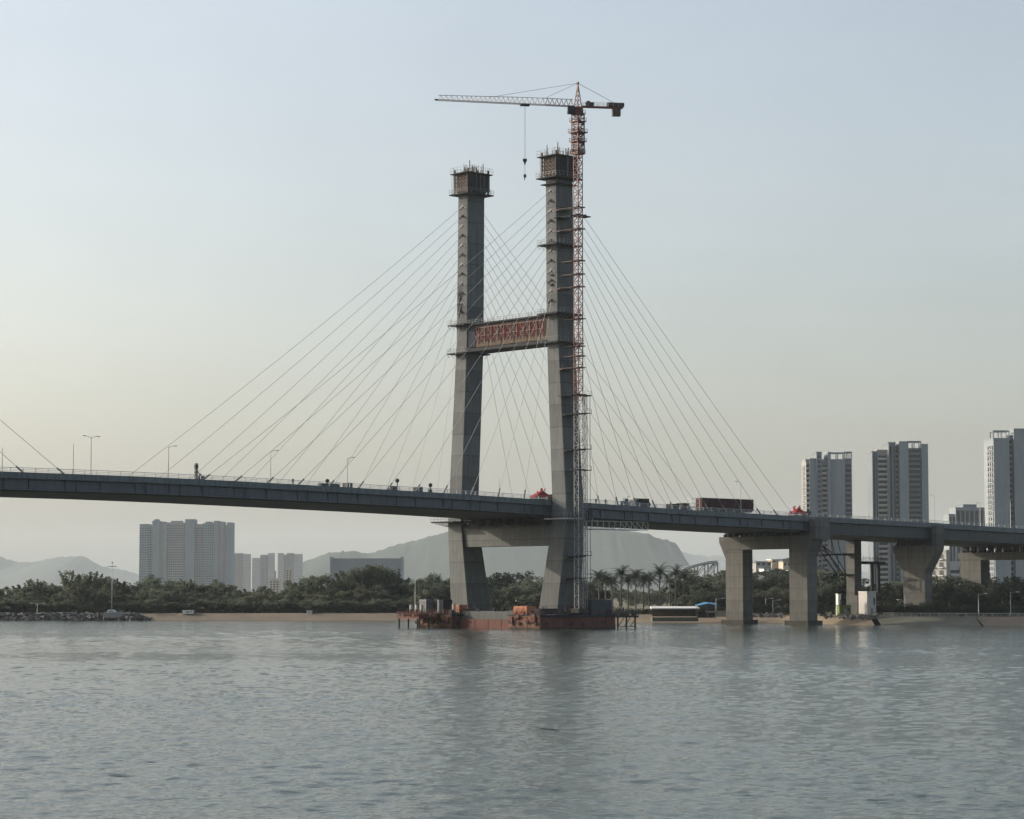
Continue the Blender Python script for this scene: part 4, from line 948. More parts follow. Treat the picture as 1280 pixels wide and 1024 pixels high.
# small dark site things along the main span
def person(px, label, col):
    """standing figure: one continuous skinned body"""
    t = -15.2; s = s_at(px, t); z = zdeck(s) + .03
    me = bpy.data.meshes.new('person')
    vs = [(0, 0, .95), (0, 0, 1.2), (0, 0, 1.42), (0, 0, 1.52), (0, 0, 1.66), (-.02, .22, 1.4), (0, .3, 1.1), (.12, .28, .88), (-.02, -.22, 1.4), (0, -.3, 1.1), (.12, -.28, .88), (0, .1, .9), (.03, .12, .48), (0, .12, .05), (.16, .12, .03), (0, -.1, .9), (.05, -.12, .48), (-.03, -.13, .05), (.13, -.13, .03)]
    ed = [(0, 1), (1, 2), (2, 3), (3, 4), (2, 5), (5, 6), (6, 7), (2, 8), (8, 9), (9, 10), (0, 11), (11, 12), (12, 13), (13, 14), (0, 15), (15, 16), (16, 17), (17, 18)]
    rd = [.15, .15, .16, .065, .11, .075, .055, .045, .075, .055, .045, .1, .075, .055, .045, .1, .075, .055, .045]
    me.from_pydata(vs, ed, []); me.materials.append(M[col])
    o = link('person', me); o.location = b2w(s, t, z); o.rotation_euler = (0, 0, AL + 1.2)
    sk = o.modifiers.new('skin', 'SKIN'); 
    for v, r_ in zip(me.skin_vertices[0].data if me.skin_vertices else [], rd): v.radius = (r_, r_)
    o.modifiers.new('sub', 'SUBSURF').levels = 1
    tag(o, label, 'person')
    link('helmet', G().tube([(0, 0, 1.68), (0, 0, 1.78), (0, 0, 1.84)], [.14, .12, .05], 8).mesh('helmet', M['white']), o)
def rig(px, label, h, kind):
    t = -14.5; s = s_at(px, t); z = zdeck(s) + .03; q = Th(kind, label, kind.replace('_', ' '), (s, t, z), bridge=True); return q, s, t, z
q, s, t, z = rig(245, 'tall dark drilling rig with upright mast on the main span', 3, 'drilling_rig')
q.part('mast', G().lattice((s, t, z), (s, t, z + 3.9), .45, .8, .1, .06), 'steel_dark'); q.part('power_pack', G().box(s + .6, s + 1.9, t - .5, t + .5, z, z + 1.1), 'steel_dark'); q.part('drill_head', G().box(s - .3, s + .3, t - .35, t + .35, z + 2.9, z + 3.6), 'steel_dark'); q.part('stay', G().bar((s, t, z + 2.4), (s + 1.5, t, z + 1.0), .12), 'steel_dark')
for px, L, H, m_, lab in ((411, 5.2, .9, 'steel_dark', 'low dark skid on the main span beside an upright tank'), (434.5, 1.6, 1.3, 'brown_form', 'small brown box at the foot of a lamp post'), (490.5, 1.2, 1.2, 'steel_dark', 'small dark box beside a round-topped beacon'), (522.5, 1.5, 1.3, 'steel_dark', 'dark box with a bump on the rail near the shortest cables')):
    s = s_at(px, -15); container(lab, s, -15, zdeck(s) + .03, L, 1.4, H, m_, ribs=False)
def beacon(px, h, label, two=False):
    q, s, t, z = rig(px, label, h, 'warning_beacon')
    q.part('stand', G().tube([(s, t, z), (s, t, z + h)], .13, 7), 'steel_dark'); q.part('foot', G().cbox((s, t, z + .2), (1.0, .8, .4)), 'steel_dark')
    for zz in ((h,) if not two else (h, h - 1.4)): q.part('lamp_drum', G().tube([(s, t, z + zz - .4), (s, t, z + zz - .1), (s, t, z + zz + .35), (s, t, z + zz + .6)], [.2, .48, .48, .1], 10), 'steel_dark')
beacon(496.5, 2.6, 'tall beacon with a round dark drum on the main span'); beacon(538, 2.0, 'beacon with two round dark drums stacked on its stand', True)
beacon(409, 1.5, 'stubby beacon standing at the end of the low dark skid')
for px, lab, col in ((250, 'person in dark clothes standing by the drilling rig', 'navy'), (366, 'person in dark clothes alone on the main span', 'steel_dark'), (527, 'person in dark clothes beside the two-drum beacon', 'navy'), (745, 'person in dark clothes by the hoist on the side span', 'steel_dark'), (757, 'person in brown clothes on the side span near the teal excavator', 'brown_form'), (812, 'person in dark clothes past the dark container', 'navy')):
    person(px, lab, col)

# ---- stair bracket and platform at the slender pier
q = Th('stair_frame', 'dark steel stair frame bracketed off the slender column', 'stair frame', (146, 14, 8), bridge=True)
A = lambda px, py: (s_at(px, 14.0), (741 - py) * (OY + s_at(px, 14) * SA + 14 * CA) / F_PX + CAM_H)
def px_bar(p, a, b, w, y): (sa, za), (sb, zb_) = A(*a), A(*b); return G().bar((sa, y, za), (sb, y, zb_), w)
for y in (12.8, 15.2):
    for a, b, w in (((1023, 682), (1052, 722), .34), ((1023, 694), (1062, 693), .5), ((1023, 682), (1035, 691), .25), ((1038, 691), (1053, 718), .2), ((1050, 691), (1052, 722), .2), ((1022, 680), (1022, 696), .22), ((1043, 719), (1062, 719), .55), ((1034, 672), (1036, 692), .2), ((1043, 676), (1046, 692), .2)):
        q.part('strut', px_bar(q, a, b, w, y), 'steel_dark')
s_a, z_a = A(1023, 693.6); s_b, _ = A(1061, 693); q.part('landing', G().box(s_a, s_b, 12.7, 15.3, z_a - .15, z_a + .1), 'steel_dark')
q = Th('work_tower', 'dark steel platform on two columns beside the slender column', 'platform', (160, 14, GROUND_Z), bridge=True)
s_a, z_a = A(1071, 702); s_b, _ = A(1100, 702)
q.part('deck', G().box(s_a, s_b, 12, 17, z_a - .8, z_a), 'steel_dark')
for px in (1089, 1097): s_c, _ = A(px, 715); q.part('column', G().tube([(s_c, 14, GROUND_Z), (s_c, 14, z_a - .8)], .55, 10), 'steel_dark')
g = G()
for x in np.arange(s_a, s_b, .8): g.bar((x, 12.2, z_a), (x + rng.uniform(-.3, .3), 12.2, z_a + rng.uniform(.7, 1.7)), .1)
g.bar((s_a, 12.2, z_a + 1), (s_b, 12.2, z_a + 1), .08); q.part('guard_rail', g, 'steel_dark')

# ---- loose site clutter: pipes, planks, drums and frames on the base decks
def clutter(nm, label, s0, s1, t0, t1, z, n, seed, m_):
    r = random.Random(seed); g = G(); c = ((s0 + s1) / 2, (t0 + t1) / 2, z)
    for k in range(n):
        s, t = r.uniform(s0, s1), r.uniform(t0, t1); q = r.random()
        if q < .35: g.bar((s, t, z), (s + r.uniform(-.5, .5), t + r.uniform(-.5, .5), z + r.uniform(.8, 2.2)), r.uniform(.06, .16))
        elif q < .6: g.cbox((s, t, z + .35), (r.uniform(.3, 1.2), r.uniform(.3, .9), .7 * r.uniform(.5, 1.4)), r.uniform(0, 3))
        elif q < .8: g.tube([(s, t, z), (s, t, z + r.uniform(.6, 1.1))], r.uniform(.2, .4), 8)
        else: g.bar((s, t, z + r.uniform(.1, .5)), (s + r.uniform(-1.8, 1.8), t + r.uniform(-1.2, 1.2), z + r.uniform(.2, .9)), .14)
    o = single(nm, g, m_, None, None, c, True, kind='stuff'); o['label'] = label; o['category'] = 'clutter'
clutter('site_clutter', 'drums, pipes and timber heaped on the crane-side cap deck', -13, 12.5, -23.6, -21.2, 3.56, 60, 1, 'steel_dark')
clutter('site_clutter', 'orange drums and frames along the sunlit edge of the crane-side cap', -13.2, -10, -23.4, -13, 3.56, 26, 2, 'rust')
clutter('site_clutter', 'rusty drums and bars on the far cap deck', -13.2, -6.5, 9.8, 23, 3.56, 46, 3, 'rust')
clutter('site_clutter', 'dark gear heaped on the piled platform by the blue container', 14, 21.3, -23.3, -14.7, 3.2, 70, 4, 'steel_dark')
clutter('site_clutter', 'rusty gear heaped on the far piled platform', -20.4, -14, 13.6, 22.4, 2.9, 60, 5, 'rust')
clutter('site_clutter', 'bars and boxes on the concrete tie beam between the caps', -9.3, -7.5, -12, 9.4, 4.31, 22, 6, 'steel_dark')
# ================================================================== FAR SHORE: BUILDINGS
def tower_block(label, px0, px1, Y, wings, cat='apartment block', rz=0.0, depth=16, group=None, name='apartment_block', mat_wall='wall_cool', floor=3.1, zbase=GROUND_Z):
    """wings: (px0, px1, py_top, forward, style, material); style: '' blank wall, 'w' windows, 'b' balconies, 's' vertical fins, 'f' floor bands"""
    c = at((px0 + px1) / 2, 741, Y); b = Th(name, label, cat, (c.x, Y, zbase), rz, group)
    k = Y / F_PX; cx = (px0 + px1) / 2
    for (a, e, py, fwd, style, m_) in wings:
        x0, x1 = (a - cx) * k, (e - cx) * k; H = (741 - py) * k + CAM_H - zbase
        w = b.part('wing', G().box(x0, x1, -fwd, depth, -1.5, H), m_ or mat_wall)
        # parapet and roof plant
        b.part('parapet', G().box(x0 - .15, x1 + .15, -fwd - .15, depth + .15, H + .002, H + .7), m_ or mat_wall, w)
        if 'r' in style:                                   # open roof frame
            g = G(); n = max(2, int((x1 - x0) / 4))
            for i in range(n + 1):
                x = x0 + (x1 - x0) * i / n; g.bar((x, -fwd + .4, H + .7), (x, -fwd + .4, H + 4.6), .5); g.bar((x, -fwd + 7, H + .7), (x, -fwd + 7, H + 4.6), .5); g.bar((x, -fwd + .4, H + 4.6), (x, -fwd + 7, H + 4.6), .5)
            g.bar((x0, -fwd + .4, H + 4.6), (x1, -fwd + .4, H + 4.6), .8); g.bar((x0, -fwd + 7, H + 4.6), (x1, -fwd + 7, H + 4.6), .8)
            b.part('roof_frame', g, m_ or mat_wall, w)
        if 'p' in style: b.part('plant_room', G().box(x0 + (x1 - x0) * .2, x1 - (x1 - x0) * .2, 1, depth * .6, H + .702, H + 3.6), m_ or mat_wall, w)
        n = int(H / floor); y = -fwd
        if 'b' in style:
            g = G(); g2 = G()
            for i in range(1, n):
                z = i * floor; g.box(x0 + .15, x1 - .15, y - 1.5, y - .004, z, z + .28); g.box(x0 + .15, x1 - .15, y - 1.5, y - 1.36, z + .28, z + 1.15)
                g2.box(x0 + .6, x1 - .6, y - .05, y - .003, z + .4, z + 2.6)
            for x in (x0 + .02, x1 - .3): g.box(x, x + .26, y - 1.52, y - .003, 0, H - 1)
            b.part('balcony', g, 'balcony', w, kind='stuff'); b.part('window', g2, 'glass', w, kind='stuff')
        if 'w' in style:
            g = G(); cols = max(1, int((x1 - x0) / 3.4)); d = (x1 - x0) / cols
            for i in range(1, n):
                for q in range(cols): g.box(x0 + q * d + d * .24, x0 + q * d + d * .76, y - .05, y - .003, i * floor + .6, i * floor + 2.3)
            b.part('window', g, 'glass', w, kind='stuff')
        if 'f' in style:
            g = G(); g2 = G()
            for i in range(1, n): g.box(x0 + .3, x1 - .3, y - .9, y - .004, i * floor, i * floor + 1.1); g2.box(x0 + .5, x1 - .5, y - .04, y - .003, i * floor + 1.1, i * floor + 3.0)
            b.part('floor_band', g, m_ or mat_wall, w, kind='stuff'); b.part('window', g2, 'glass', w, kind='stuff')
        if 's' in style:
            g = G(); g2 = G(); cols = max(2, int((x1 - x0) / 3.6)); d = (x1 - x0) / cols
            for q in range(cols): g.box(x0 + q * d, x0 + q * d + .7, y - .8, y - .004, 0, H); g2.box(x0 + q * d + .9, x0 + q * d + d - .2, y - .04, y - .003, 2, H - 2)
            b.part('fin', g, m_ or mat_wall, w, kind='stuff'); b.part('window', g2, 'glass', w, kind='stuff')
        # side windows on the left flank, where the sun falls
        if 'l' in style:
            g = G(); g2 = G()
            for i in range(1, n):
                z = i * floor
                for q in range(3): yy = -fwd + 1.5 + q * 4.6; g2.box(x0 - .05, x0 - .003, yy, yy + 2.4, z + .5, z + 2.4); g.box(x0 - .9, x0 - .052, yy - .3, yy + 2.7, z, z + .4)
            b.part('window', g2, 'glass', w, kind='stuff'); b.part('balcony', g, 'balcony', w, kind='stuff')
    return b
A_, B_, P_, W_ = 'wall_cool', 'wall_mid', 'wall_pale', 'wall_warm'
tower_block('grey apartment tower with a lit balcony edge rising behind the pier portal', 1008, 1066, 1500,
            [(1008, 1013, 576, 1.5, 'bl', P_), (1013, 1021, 575, 3, '', A_), (1021, 1027.5, 567, 4.5, 'w', B_), (1027.5, 1035.5, 576, 1, 'b', P_), (1035.5, 1039, 567, 4, '', A_), (1039, 1057, 576, 3, 'r', A_), (1057, 1066, 575, 1.5, 'fr', B_)], rz=R(1))
tower_block('grey apartment tower with bright balcony column standing behind the flared pier', 1091, 1161, 1450,
            [(1091, 1098, 566, 3, 's', B_), (1098, 1111, 564, 1, 'b', P_), (1111, 1120, 555, 4.5, 's', B_), (1120, 1124.5, 560, .5, 'b', P_), (1124.5, 1136, 554, 5, '', A_), (1136, 1153, 562, 1.5, 'fr', B_), (1153, 1161, 557, 3.5, '', A_)], rz=R(0.5))
tower_block('tall slab tower with sunlit balconied flank beyond the last pier', 1240, 1330, 1350,
            [(1242, 1262, 550, 4, 'lr', A_), (1262, 1268, 546, 1, 'w', B_), (1268, 1283, 538, 4, '', A_), (1283, 1296, 545, 1, 'b', A_), (1296, 1330, 538, 4, 's', A_)], rz=R(3), depth=18)
tower_block('low broad grey block with close vertical fins between two towers', 1186, 1240, 1900,
            [(1186, 1194, 644, 2, 's', A_), (1194, 1240, 636, 4, 's', A_), (1205, 1222, 632, 1, '', B_)], rz=R(3), cat='building', name='office_block')
tower_block('white low building with a lit grid of openings behind the trees', 1173, 1206, 1010, [(1174, 1181, 690, 2, 'l', P_), (1181, 1206, 704, 0, 'bl', 'balcony')], rz=R(38), depth=14, cat='building', name='low_building', floor=3.4)
tower_block('pale blank-sided block showing behind the flared pier', 1158, 1176, 1250, [(1160, 1176, 690, 2, 'w', P_)], cat='building', name='low_building')
# left group across the water
tower_block('broad cluster of grey high-rise flats standing alone over the trees', 173, 290, 4200,
            [(174, 186, 656, 3, 'w', A_), (186, 190, 659, 0, 'b', P_), (190, 199, 652, 5, 'p', A_), (199, 205, 653, 3, '', A_), (205, 208, 655, 4.5, '', P_), (208, 231, 654, 1, 'wp', P_), (231, 243, 650, 5, '', A_), (243, 253, 656, 0, 'w', P_), (253, 267, 655, 4, 'wp', A_), (267, 273, 652, 6, '', A_), (273, 279, 653, 3, '', P_), (279, 283, 657, 1, '', P_), (283, 290, 654, 4, '', A_)], depth=30, floor=4.2)
tower_block('hazy square apartment tower next to the broad cluster', 292, 312, 7500, [(292, 303, 692, 3, 's', P_), (303, 312, 693, 0, 'w', P_)], depth=30, floor=7)
tower_block('hazy pair of stepped apartment towers with a notch between', 315, 343, 7500, [(315, 325, 698, 3, 'w', P_), (325, 335, 694, 0, 's', A_), (335, 342, 692, 4, 'w', P_), (341, 344, 714, 0, '', P_)], depth=30, floor=7)
tower_block('hazy wide apartment tower beside the foot of the hill', 347, 377, 7500, [(347, 354, 692, 3, 'w', P_), (354, 358, 694, 0, 's', P_), (358, 367, 692, 4, 's', A_), (367, 377, 693, 2, 'w', P_)], depth=30, floor=7)
tower_block('small cream tower in front of the hazy towers', 337, 349, 3000, [(337, 349, 724, 2, 'w', W_)], depth=18, cat='building', name='low_building')
tower_block('slim cream block before the wide hazy tower', 357, 365, 3200, [(357, 365, 712, 2, 'w', W_)], depth=18, cat='building', name='low_building')
tower_block('wide flat grey slab hall in front of the wooded hill', 414, 501, 3000, [(414, 501, 699, 2, '', 'wall_mid'), (412.5, 414, 697, 3, '', A_), (501, 502.5, 697, 3, '', A_)], depth=50, cat='building', name='hall')
# houses and frames on the small hill behind the piers
for k, (px, py, w, h, Y, m_, lab) in enumerate(((952, 703, 20, 5, 1440, 'wall_pale', 'low pale house on the hill behind the pier portal'), (968, 700, 12, 4, 1460, 'wall_warm', 'cream house high on the hill behind the pier portal'), (981, 702, 10, 7, 1450, 'wall_warm', 'boxy house at the top of the hill by the pier column'),
                                               (946, 716, 9, 3, 1405, 'white', 'white flat roofed shed low on the hill'), (969, 722, 11, 4, 1390, 'white', 'white terrace house low on the hill'), (986, 714, 8, 6, 1410, 'wall_pale', 'pale house half way down the hill by the column'), (957, 711, 10, 2.5, 1420, 'white', 'white canopied house half way up the hill'))):
    c = at(px, py, Y); W = w * Y / F_PX; Hh = h * Y / F_PX
    q = Th('hill_house', lab, 'house', (c.x, Y, c.z - Hh), rz=R(12))
    wl = q.part('wall', G().box(-W / 2, W / 2, -4, 5, -4, Hh), m_); q.part('roof', G().box(-W / 2 - .6, W / 2 + .6, -5, 5.6, Hh + .002, Hh + .5), 'white' if k % 2 else 'wall_mid')
    n = max(2, int(W / 2.6))
    for i in range(n): q.part('window', G().box(-W / 2 + (i + .25) * W / n, -W / 2 + (i + .75) * W / n, -4.06, -4.003, Hh * .25, Hh * .75), 'glass', wl)
# sloping steel frame of a stand
q0 = at(872, 741, 1250); q = Th('roof_frame', 'pale curved steel roof frame standing over the palms', 'steel frame', (q0.x, 1250, GROUND_Z))
for y in (0, 22):
    pts = [(at(px, py, 1250).x - q0.x, y, at(px, py, 1250).z - GROUND_Z) for px, py in ((848, 716), (858, 711), (872, 707), (885, 704), (897, 703))]
    q.part('arch', G().tube(pts, .55, 6), 'wall_pale')
    for k, p_ in enumerate(pts): q.part('column', G().tube([(p_[0], y, -1), (p_[0], y, p_[2])], .4, 6), 'wall_pale')
    for a, b in ((1, 4), (2, 4), (0, 3)): q.part('brace', G().bar((pts[a][0], y, 4), pts[b], .6), 'white')
q.part('roof_sheet', G().loft([[(p_[0], 0, p_[2] + .6), (p_[0], 22, p_[2] + .6), (p_[0], 22, p_[2] + .9), (p_[0], 0, p_[2] + .9)] for p_ in pts]), 'wall_cool')

# ================================================================== TREES
def leaf_cloud(g, r, c, rad, n, size, flat=.75):
    """n leaf-sized quads scattered through a clump"""
    for _ in range(n):
        d = Vector((r.gauss(0, 1), r.gauss(0, 1), r.gauss(0, 1))).normalized() * (r.random() ** .4)
        p = Vector((c[0] + d.x * rad, c[1] + d.y * rad, c[2] + d.z * rad * flat))
        a = Vector((r.gauss(0, 1), r.gauss(0, 1), r.gauss(0, .6))).normalized(); b = a.cross(Vector((r.gauss(0, 1), r.gauss(0, 1), r.gauss(0, 1)))).normalized()
        s = size * r.uniform(.6, 1.4); n0 = len(g.v)
        g.v += [tuple(p - a * s * .8), tuple(p + b * s * .38), tuple(p + a * s * .8), tuple(p - b * s * .38)]; g.f.append((n0, n0 + 1, n0 + 2, n0 + 3))
def tree_proto(seed, kind):
    """unit tree: height 1 at scale 10 m"""
    r = random.Random(seed); g = G(); t = G(); H = 10.0
    ends = []
    th = H * {'round': .26, 'spiky': .26, 'bush': .08}[kind]
    t.tube([(0, 0, -.6), (r.uniform(-.15, .15), r.uniform(-.15, .15), th * .6), (0, 0, th)], [.32, .25, .2], 7)
    nb = 7 if kind == 'round' else 9
    for k in range(nb):
        an = 2 * math.pi * (k + r.random() * .7) / nb; l = r.uniform(1.6, 3.4); up = r.uniform(1.2, 4.4)
        if kind == 'spiky': l *= .8; up *= 1.25
        if kind == 'bush': up *= .8
        e = Vector((math.cos(an) * l, math.sin(an) * l, th + up)); m_ = e * .55 + Vector((0, 0, th * .45))
        t.tube([(0, 0, th * r.uniform(.75, 1)), m_, e], [.14, .09, .04], 5); ends.append(e)
    if kind == 'spiky':
        for k in range(26):
            an = r.uniform(0, 6.28); l = r.uniform(.3, 3.6); z0 = th + r.uniform(.0, 3.6); c = Vector((math.cos(an) * l, math.sin(an) * l, z0))
            d = Vector((math.cos(an) * .45, math.sin(an) * .45, 1)).normalized(); L = r.uniform(1.2, 2.6) * (1.25 - l / 6)
            for j in range(6): leaf_cloud(g, r, c + d * L * j / 5, .55 * (1 - j / 8), 26, .26, 1)
        for e in ends: leaf_cloud(g, r, e, 1.1, 90, .26)
    else:
        for e in ends:
            leaf_cloud(g, r, e, r.uniform(1.0, 1.5), 150, .27)
            for _ in range(3): leaf_cloud(g, r, e + Vector((r.gauss(0, .9), r.gauss(0, .9), r.gauss(.25, .7))), r.uniform(.5, .95), 80, .25)
        if kind == 'bush':
            for _ in range(16): leaf_cloud(g, r, (r.gauss(0, 1.9), r.gauss(0, 1.9), r.uniform(.3, 2.6)), r.uniform(.9, 1.3), 80, .28)
        for _ in range(8): leaf_cloud(g, r, (r.gauss(0, 1.5), r.gauss(0, 1.5), th + r.uniform(1.2, 4.8)), r.uniform(.8, 1.3), 90, .27)
    zs = max(v[2] for v in g.v); f_ = H / zs
    g.v = [(v[0], v[1], v[2] * f_) for v in g.v]
    return g, t
PROTO = {}
for kind, n in (('round', 6), ('spiky', 4), ('bush', 4)):
    for k in range(n):
        g, t = tree_proto(100 + k * 7 + (50 if kind == 'spiky' else 0), kind)
        for lf in ('leaf', 'leaf_light', 'leaf_dark'): PROTO[(kind, k, lf)] = (g.mesh('crown', M[lf]), t.mesh('trunk', M['bark'], True))
def plant_tree(x, y, z, h, w, kind, lf, label, group, seed):
    r = random.Random(seed); k = r.randrange(6 if kind == 'round' else 4); cm, tm = PROTO[(kind, k, lf)]
    o = root('tree', label, 'tree', (x, y, z), r.uniform(0, 6.28), group); o.scale = (w / 6.4, w / 6.4, h / 10.0)
    link('trunk', tm, o); link('crown', cm, o); return o
rt = random.Random(21)
HUE = {'leaf': 'mid-green', 'leaf_light': 'pale green', 'leaf_dark': 'dark green'}
KIND = {'round': 'round-crowned tree', 'spiky': 'feathery tree', 'bush': 'bushy shrub'}
def belt(x0, x1, step, Y0, Y1, h_fn, kinds, lfs, size, zone, group, zb=GROUND_Z, wf=(.75, 1.15)):
    px = x0
    while px < x1:
        Y = rt.uniform(Y0, Y1); p = at(px + rt.uniform(-.4, .4) * step, 741, Y); h = h_fn(px) * rt.uniform(.7, 1.16)
        kd = rt.choice(kinds); lf = rt.choice(lfs); zn = zone(px) if callable(zone) else zone
        o = plant_tree(p.x, max(Y, shore_y(p.x) + 16), zb, h, h * rt.uniform(*wf), kd, lf, f'{size} {HUE[lf]} {KIND[kd]} {zn}', group, rt.randrange(10 ** 6))
        if kd == 'bush': o.name = 'shrub'; o['category'] = 'shrub'
        px += step * rt.uniform(.75, 1.25)
def zone_l(px):
    for lim, tx in ((182, 'behind the rock jetty'), (295, 'below the broad high-rise cluster'), (400, 'below the hazy towers'), (508, 'before the flat slab hall'), (9999, 'beside the craneless tower leg')):
        if px < lim: return tx
prof_l = lambda px: float(np.interp(px, [-60, 0, 30, 60, 100, 130, 160, 185, 215, 235, 270, 300, 330, 360, 400, 430, 465, 490, 510, 540, 560, 600], [8, 8.5, 9.5, 11.5, 13.5, 12, 9.5, 11, 12.5, 11, 9.5, 10.5, 9, 10, 11.5, 13, 15.5, 13.5, 10.5, 12.5, 13, 12]))
GL = 'tree belt behind the beach'  # paler, greyer leaves in these belts put haze into the colour
belt(-60, 600, 10, 826, 856, prof_l, ('spiky', 'spiky', 'round'), ('leaf', 'leaf_light'), 'tall', zone_l, GL)
belt(-60, 600, 11, 806, 824, lambda px: prof_l(px) * .68, ('round', 'round', 'spiky'), ('leaf', 'leaf_light', 'leaf_light'), 'lower', zone_l, GL)
belt(-60, 600, 8.5, 799, 806, lambda px: 4.4, ('bush',), ('leaf', 'leaf_light', 'leaf_light'), 'low', zone_l, 'shrubs before the tree belt', wf=(1.2, 1.7))
for px in (380, 431, 444, 452, 460, 470, 478, 486):
    p = at(px, 741, 822); plant_tree(p.x, 822, GROUND_Z, prof_l(px) * 1.1, 7.5, 'spiky', 'leaf', f'tallest feathery tree {zone_l(px)}', GL, px)
belt(742, 860, 9, 1150, 1250, lambda px: 9.0, ('round', 'bush'), ('leaf_light',), 'hazy', 'far behind the palm row', 'trees behind the palm row')
zm = 'seen between the tower legs across the water'
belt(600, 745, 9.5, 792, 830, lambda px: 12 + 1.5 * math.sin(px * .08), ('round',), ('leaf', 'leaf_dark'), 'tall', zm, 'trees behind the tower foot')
belt(605, 745, 10, 778, 790, lambda px: 8.5, ('round',), ('leaf', 'leaf_light'), 'lower', zm, 'trees behind the tower foot')
belt(600, 760, 8.5, 768, 776, lambda px: 4.6, ('bush',), ('leaf', 'leaf_dark', 'leaf_light'), 'low', zm, 'shrubs behind the tower foot', wf=(1.2, 1.6))
zp = lambda px: 'between the palms and the pier portal' if px < 925 else 'framed by the pier portal'
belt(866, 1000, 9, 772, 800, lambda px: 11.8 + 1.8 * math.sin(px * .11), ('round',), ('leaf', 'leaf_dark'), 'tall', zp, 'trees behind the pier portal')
belt(862, 990, 10, 748, 760, lambda px: 7.6, ('round', 'bush'), ('leaf', 'leaf_light', 'leaf_light'), 'lower', zp, 'trees behind the pier portal')
belt(780, 1000, 8, 741, 747, lambda px: 3.4 if px > 850 else 2.0, ('bush',), ('leaf', 'leaf_light', 'leaf_dark'), 'low', lambda px: 'behind the white-roofed pavilion' if px < 925 else 'framed by the pier portal', 'shrubs by the pavilion', wf=(1.3, 1.9))
prof_d = lambda px: float(np.interp(px, [1020, 1040, 1060, 1080, 1110, 1130, 1150, 1180, 1210, 1230, 1280, 1330], [12.5, 12.5, 10.5, 10, 8.5, 9.5, 11, 12, 11, 11, 11.5, 12]))
zd_ = lambda px: 'behind the stair frame' if px < 1070 else 'around the flared pier' if px < 1190 else 'around the last pier'
belt(1018, 1340, 9.5, 745, 778, prof_d, ('round', 'bush'), ('leaf_dark', 'leaf_dark', 'leaf_dark', 'leaf'), 'tall', zd_, 'trees under the approach deck', wf=(.85, 1.2))  # mostly dark opaque leaves: the deck's shade put into the colour
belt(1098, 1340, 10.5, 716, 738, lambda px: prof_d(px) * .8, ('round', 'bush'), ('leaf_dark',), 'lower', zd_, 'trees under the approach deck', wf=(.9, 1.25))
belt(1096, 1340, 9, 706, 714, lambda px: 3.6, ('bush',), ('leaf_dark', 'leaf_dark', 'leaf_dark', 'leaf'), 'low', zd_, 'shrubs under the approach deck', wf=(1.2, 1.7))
belt(1240, 1340, 12, 710, 722, lambda px: 8.6, ('round',), ('leaf', 'leaf_light'), 'sunlit', 'on the bank past the last pier', 'sunlit trees past the last pier')
belt(905, 1060, 8, 1330, 1420, lambda px: 7, ('round', 'bush'), ('leaf', 'leaf_dark', 'leaf_light'), 'small', 'among the houses on the hill', 'trees on the house hill', zb=15)

# ---- palms
def frond_mesh(seed):
    r = random.Random(seed); g = G(); n = 9; L = 3.6
    sp = [Vector((L * (k / n), 0, .95 * math.sin(k / n * 2.1) - 1.5 * (k / n) ** 2.2)) for k in range(n + 1)]
    for k in range(n):
        wd = .16 + .62 * math.sin(math.pi * min(1, (k + 1.2) / (n + 1.4))) ** .7
        for sg in (-1, 1):
            for j in range(2):
                a = sp[k].lerp(sp[k + 1], j * .5); b = sp[k].lerp(sp[k + 1], j * .5 + .34)
                tip = a.lerp(b, 1.6) + Vector((.30, sg * wd * r.uniform(.85, 1.15), -.28 * wd - r.random() * .16))
                n0 = len(g.v); g.v += [tuple(a), tuple(b), tuple(tip)]; g.f.append((n0, n0 + 1, n0 + 2))
        g.bar(sp[k], sp[k + 1], .06)
    return g.mesh('frond', M['frond'])
FR = [frond_mesh(k) for k in range(4)]
def palm(px, Y, h, label, group, cs=1.0):
    p = at(px, 741, Y); r = random.Random(int(px * 10)); lx, ly = r.uniform(-.3, .3), r.uniform(-.3, .3)
    o = root('palm_tree', label, 'palm tree', (p.x, Y, GROUND_Z), 0, group)
    key = 'palm_trunk'; g = G().tube([(0, 0, -.4), (lx * .2, 0, h * .3), (lx * .6, ly * .4, h * .7), (lx, ly, h)], [.30, .24, .2, .14], 8); link('trunk', g.mesh('trunk', M['palm_bark'], True), o)
    g = G().tube([(lx, ly, h), (lx, ly, h + 1.0)], [.2, .1], 7); link('crownshaft', g.mesh('crownshaft', M['leaf_light'], True), o)
    nf = 24
    for k in range(nf):
        f_ = link('frond', FR[k % 4], o); el = R(62 - 100 * (k / nf) + r.uniform(-8, 8))
        f_.location = (lx, ly, h + .75); f_.rotation_euler = (r.uniform(-.3, .3), -el, k * 2.4 + r.uniform(-.3, .3)); s = cs * r.uniform(.85, 1.1); f_.scale = (s * 1.05, s * 1.3, s * 1.05)
for px, Y, h, cs in ((749, 752, 10.2, 1.1), (776, 750, 11.2, 1.2), (785, 768, 9.0, 1.0), (794.5, 748, 10.2, 1.1), (804, 754, 9.4, 1.05), (812, 764, 9.6, 1.0), (824.5, 750, 11.4, 1.15), (844, 756, 11.3, 1.1), (838, 772, 9.0, 1.0), (766, 766, 8.6, 1.0), (757, 758, 9.4, 1.0), (855, 760, 10.2, 1.0)):
    palm(px, Y, h * 1.04, 'tall palm with a slim pale trunk in the row past the blue container', 'palm row')
for px in (1186, 1253, 1277): palm(px, 712, 6.4, 'short palm on the bank below the approach deck', 'bank palms', .9)

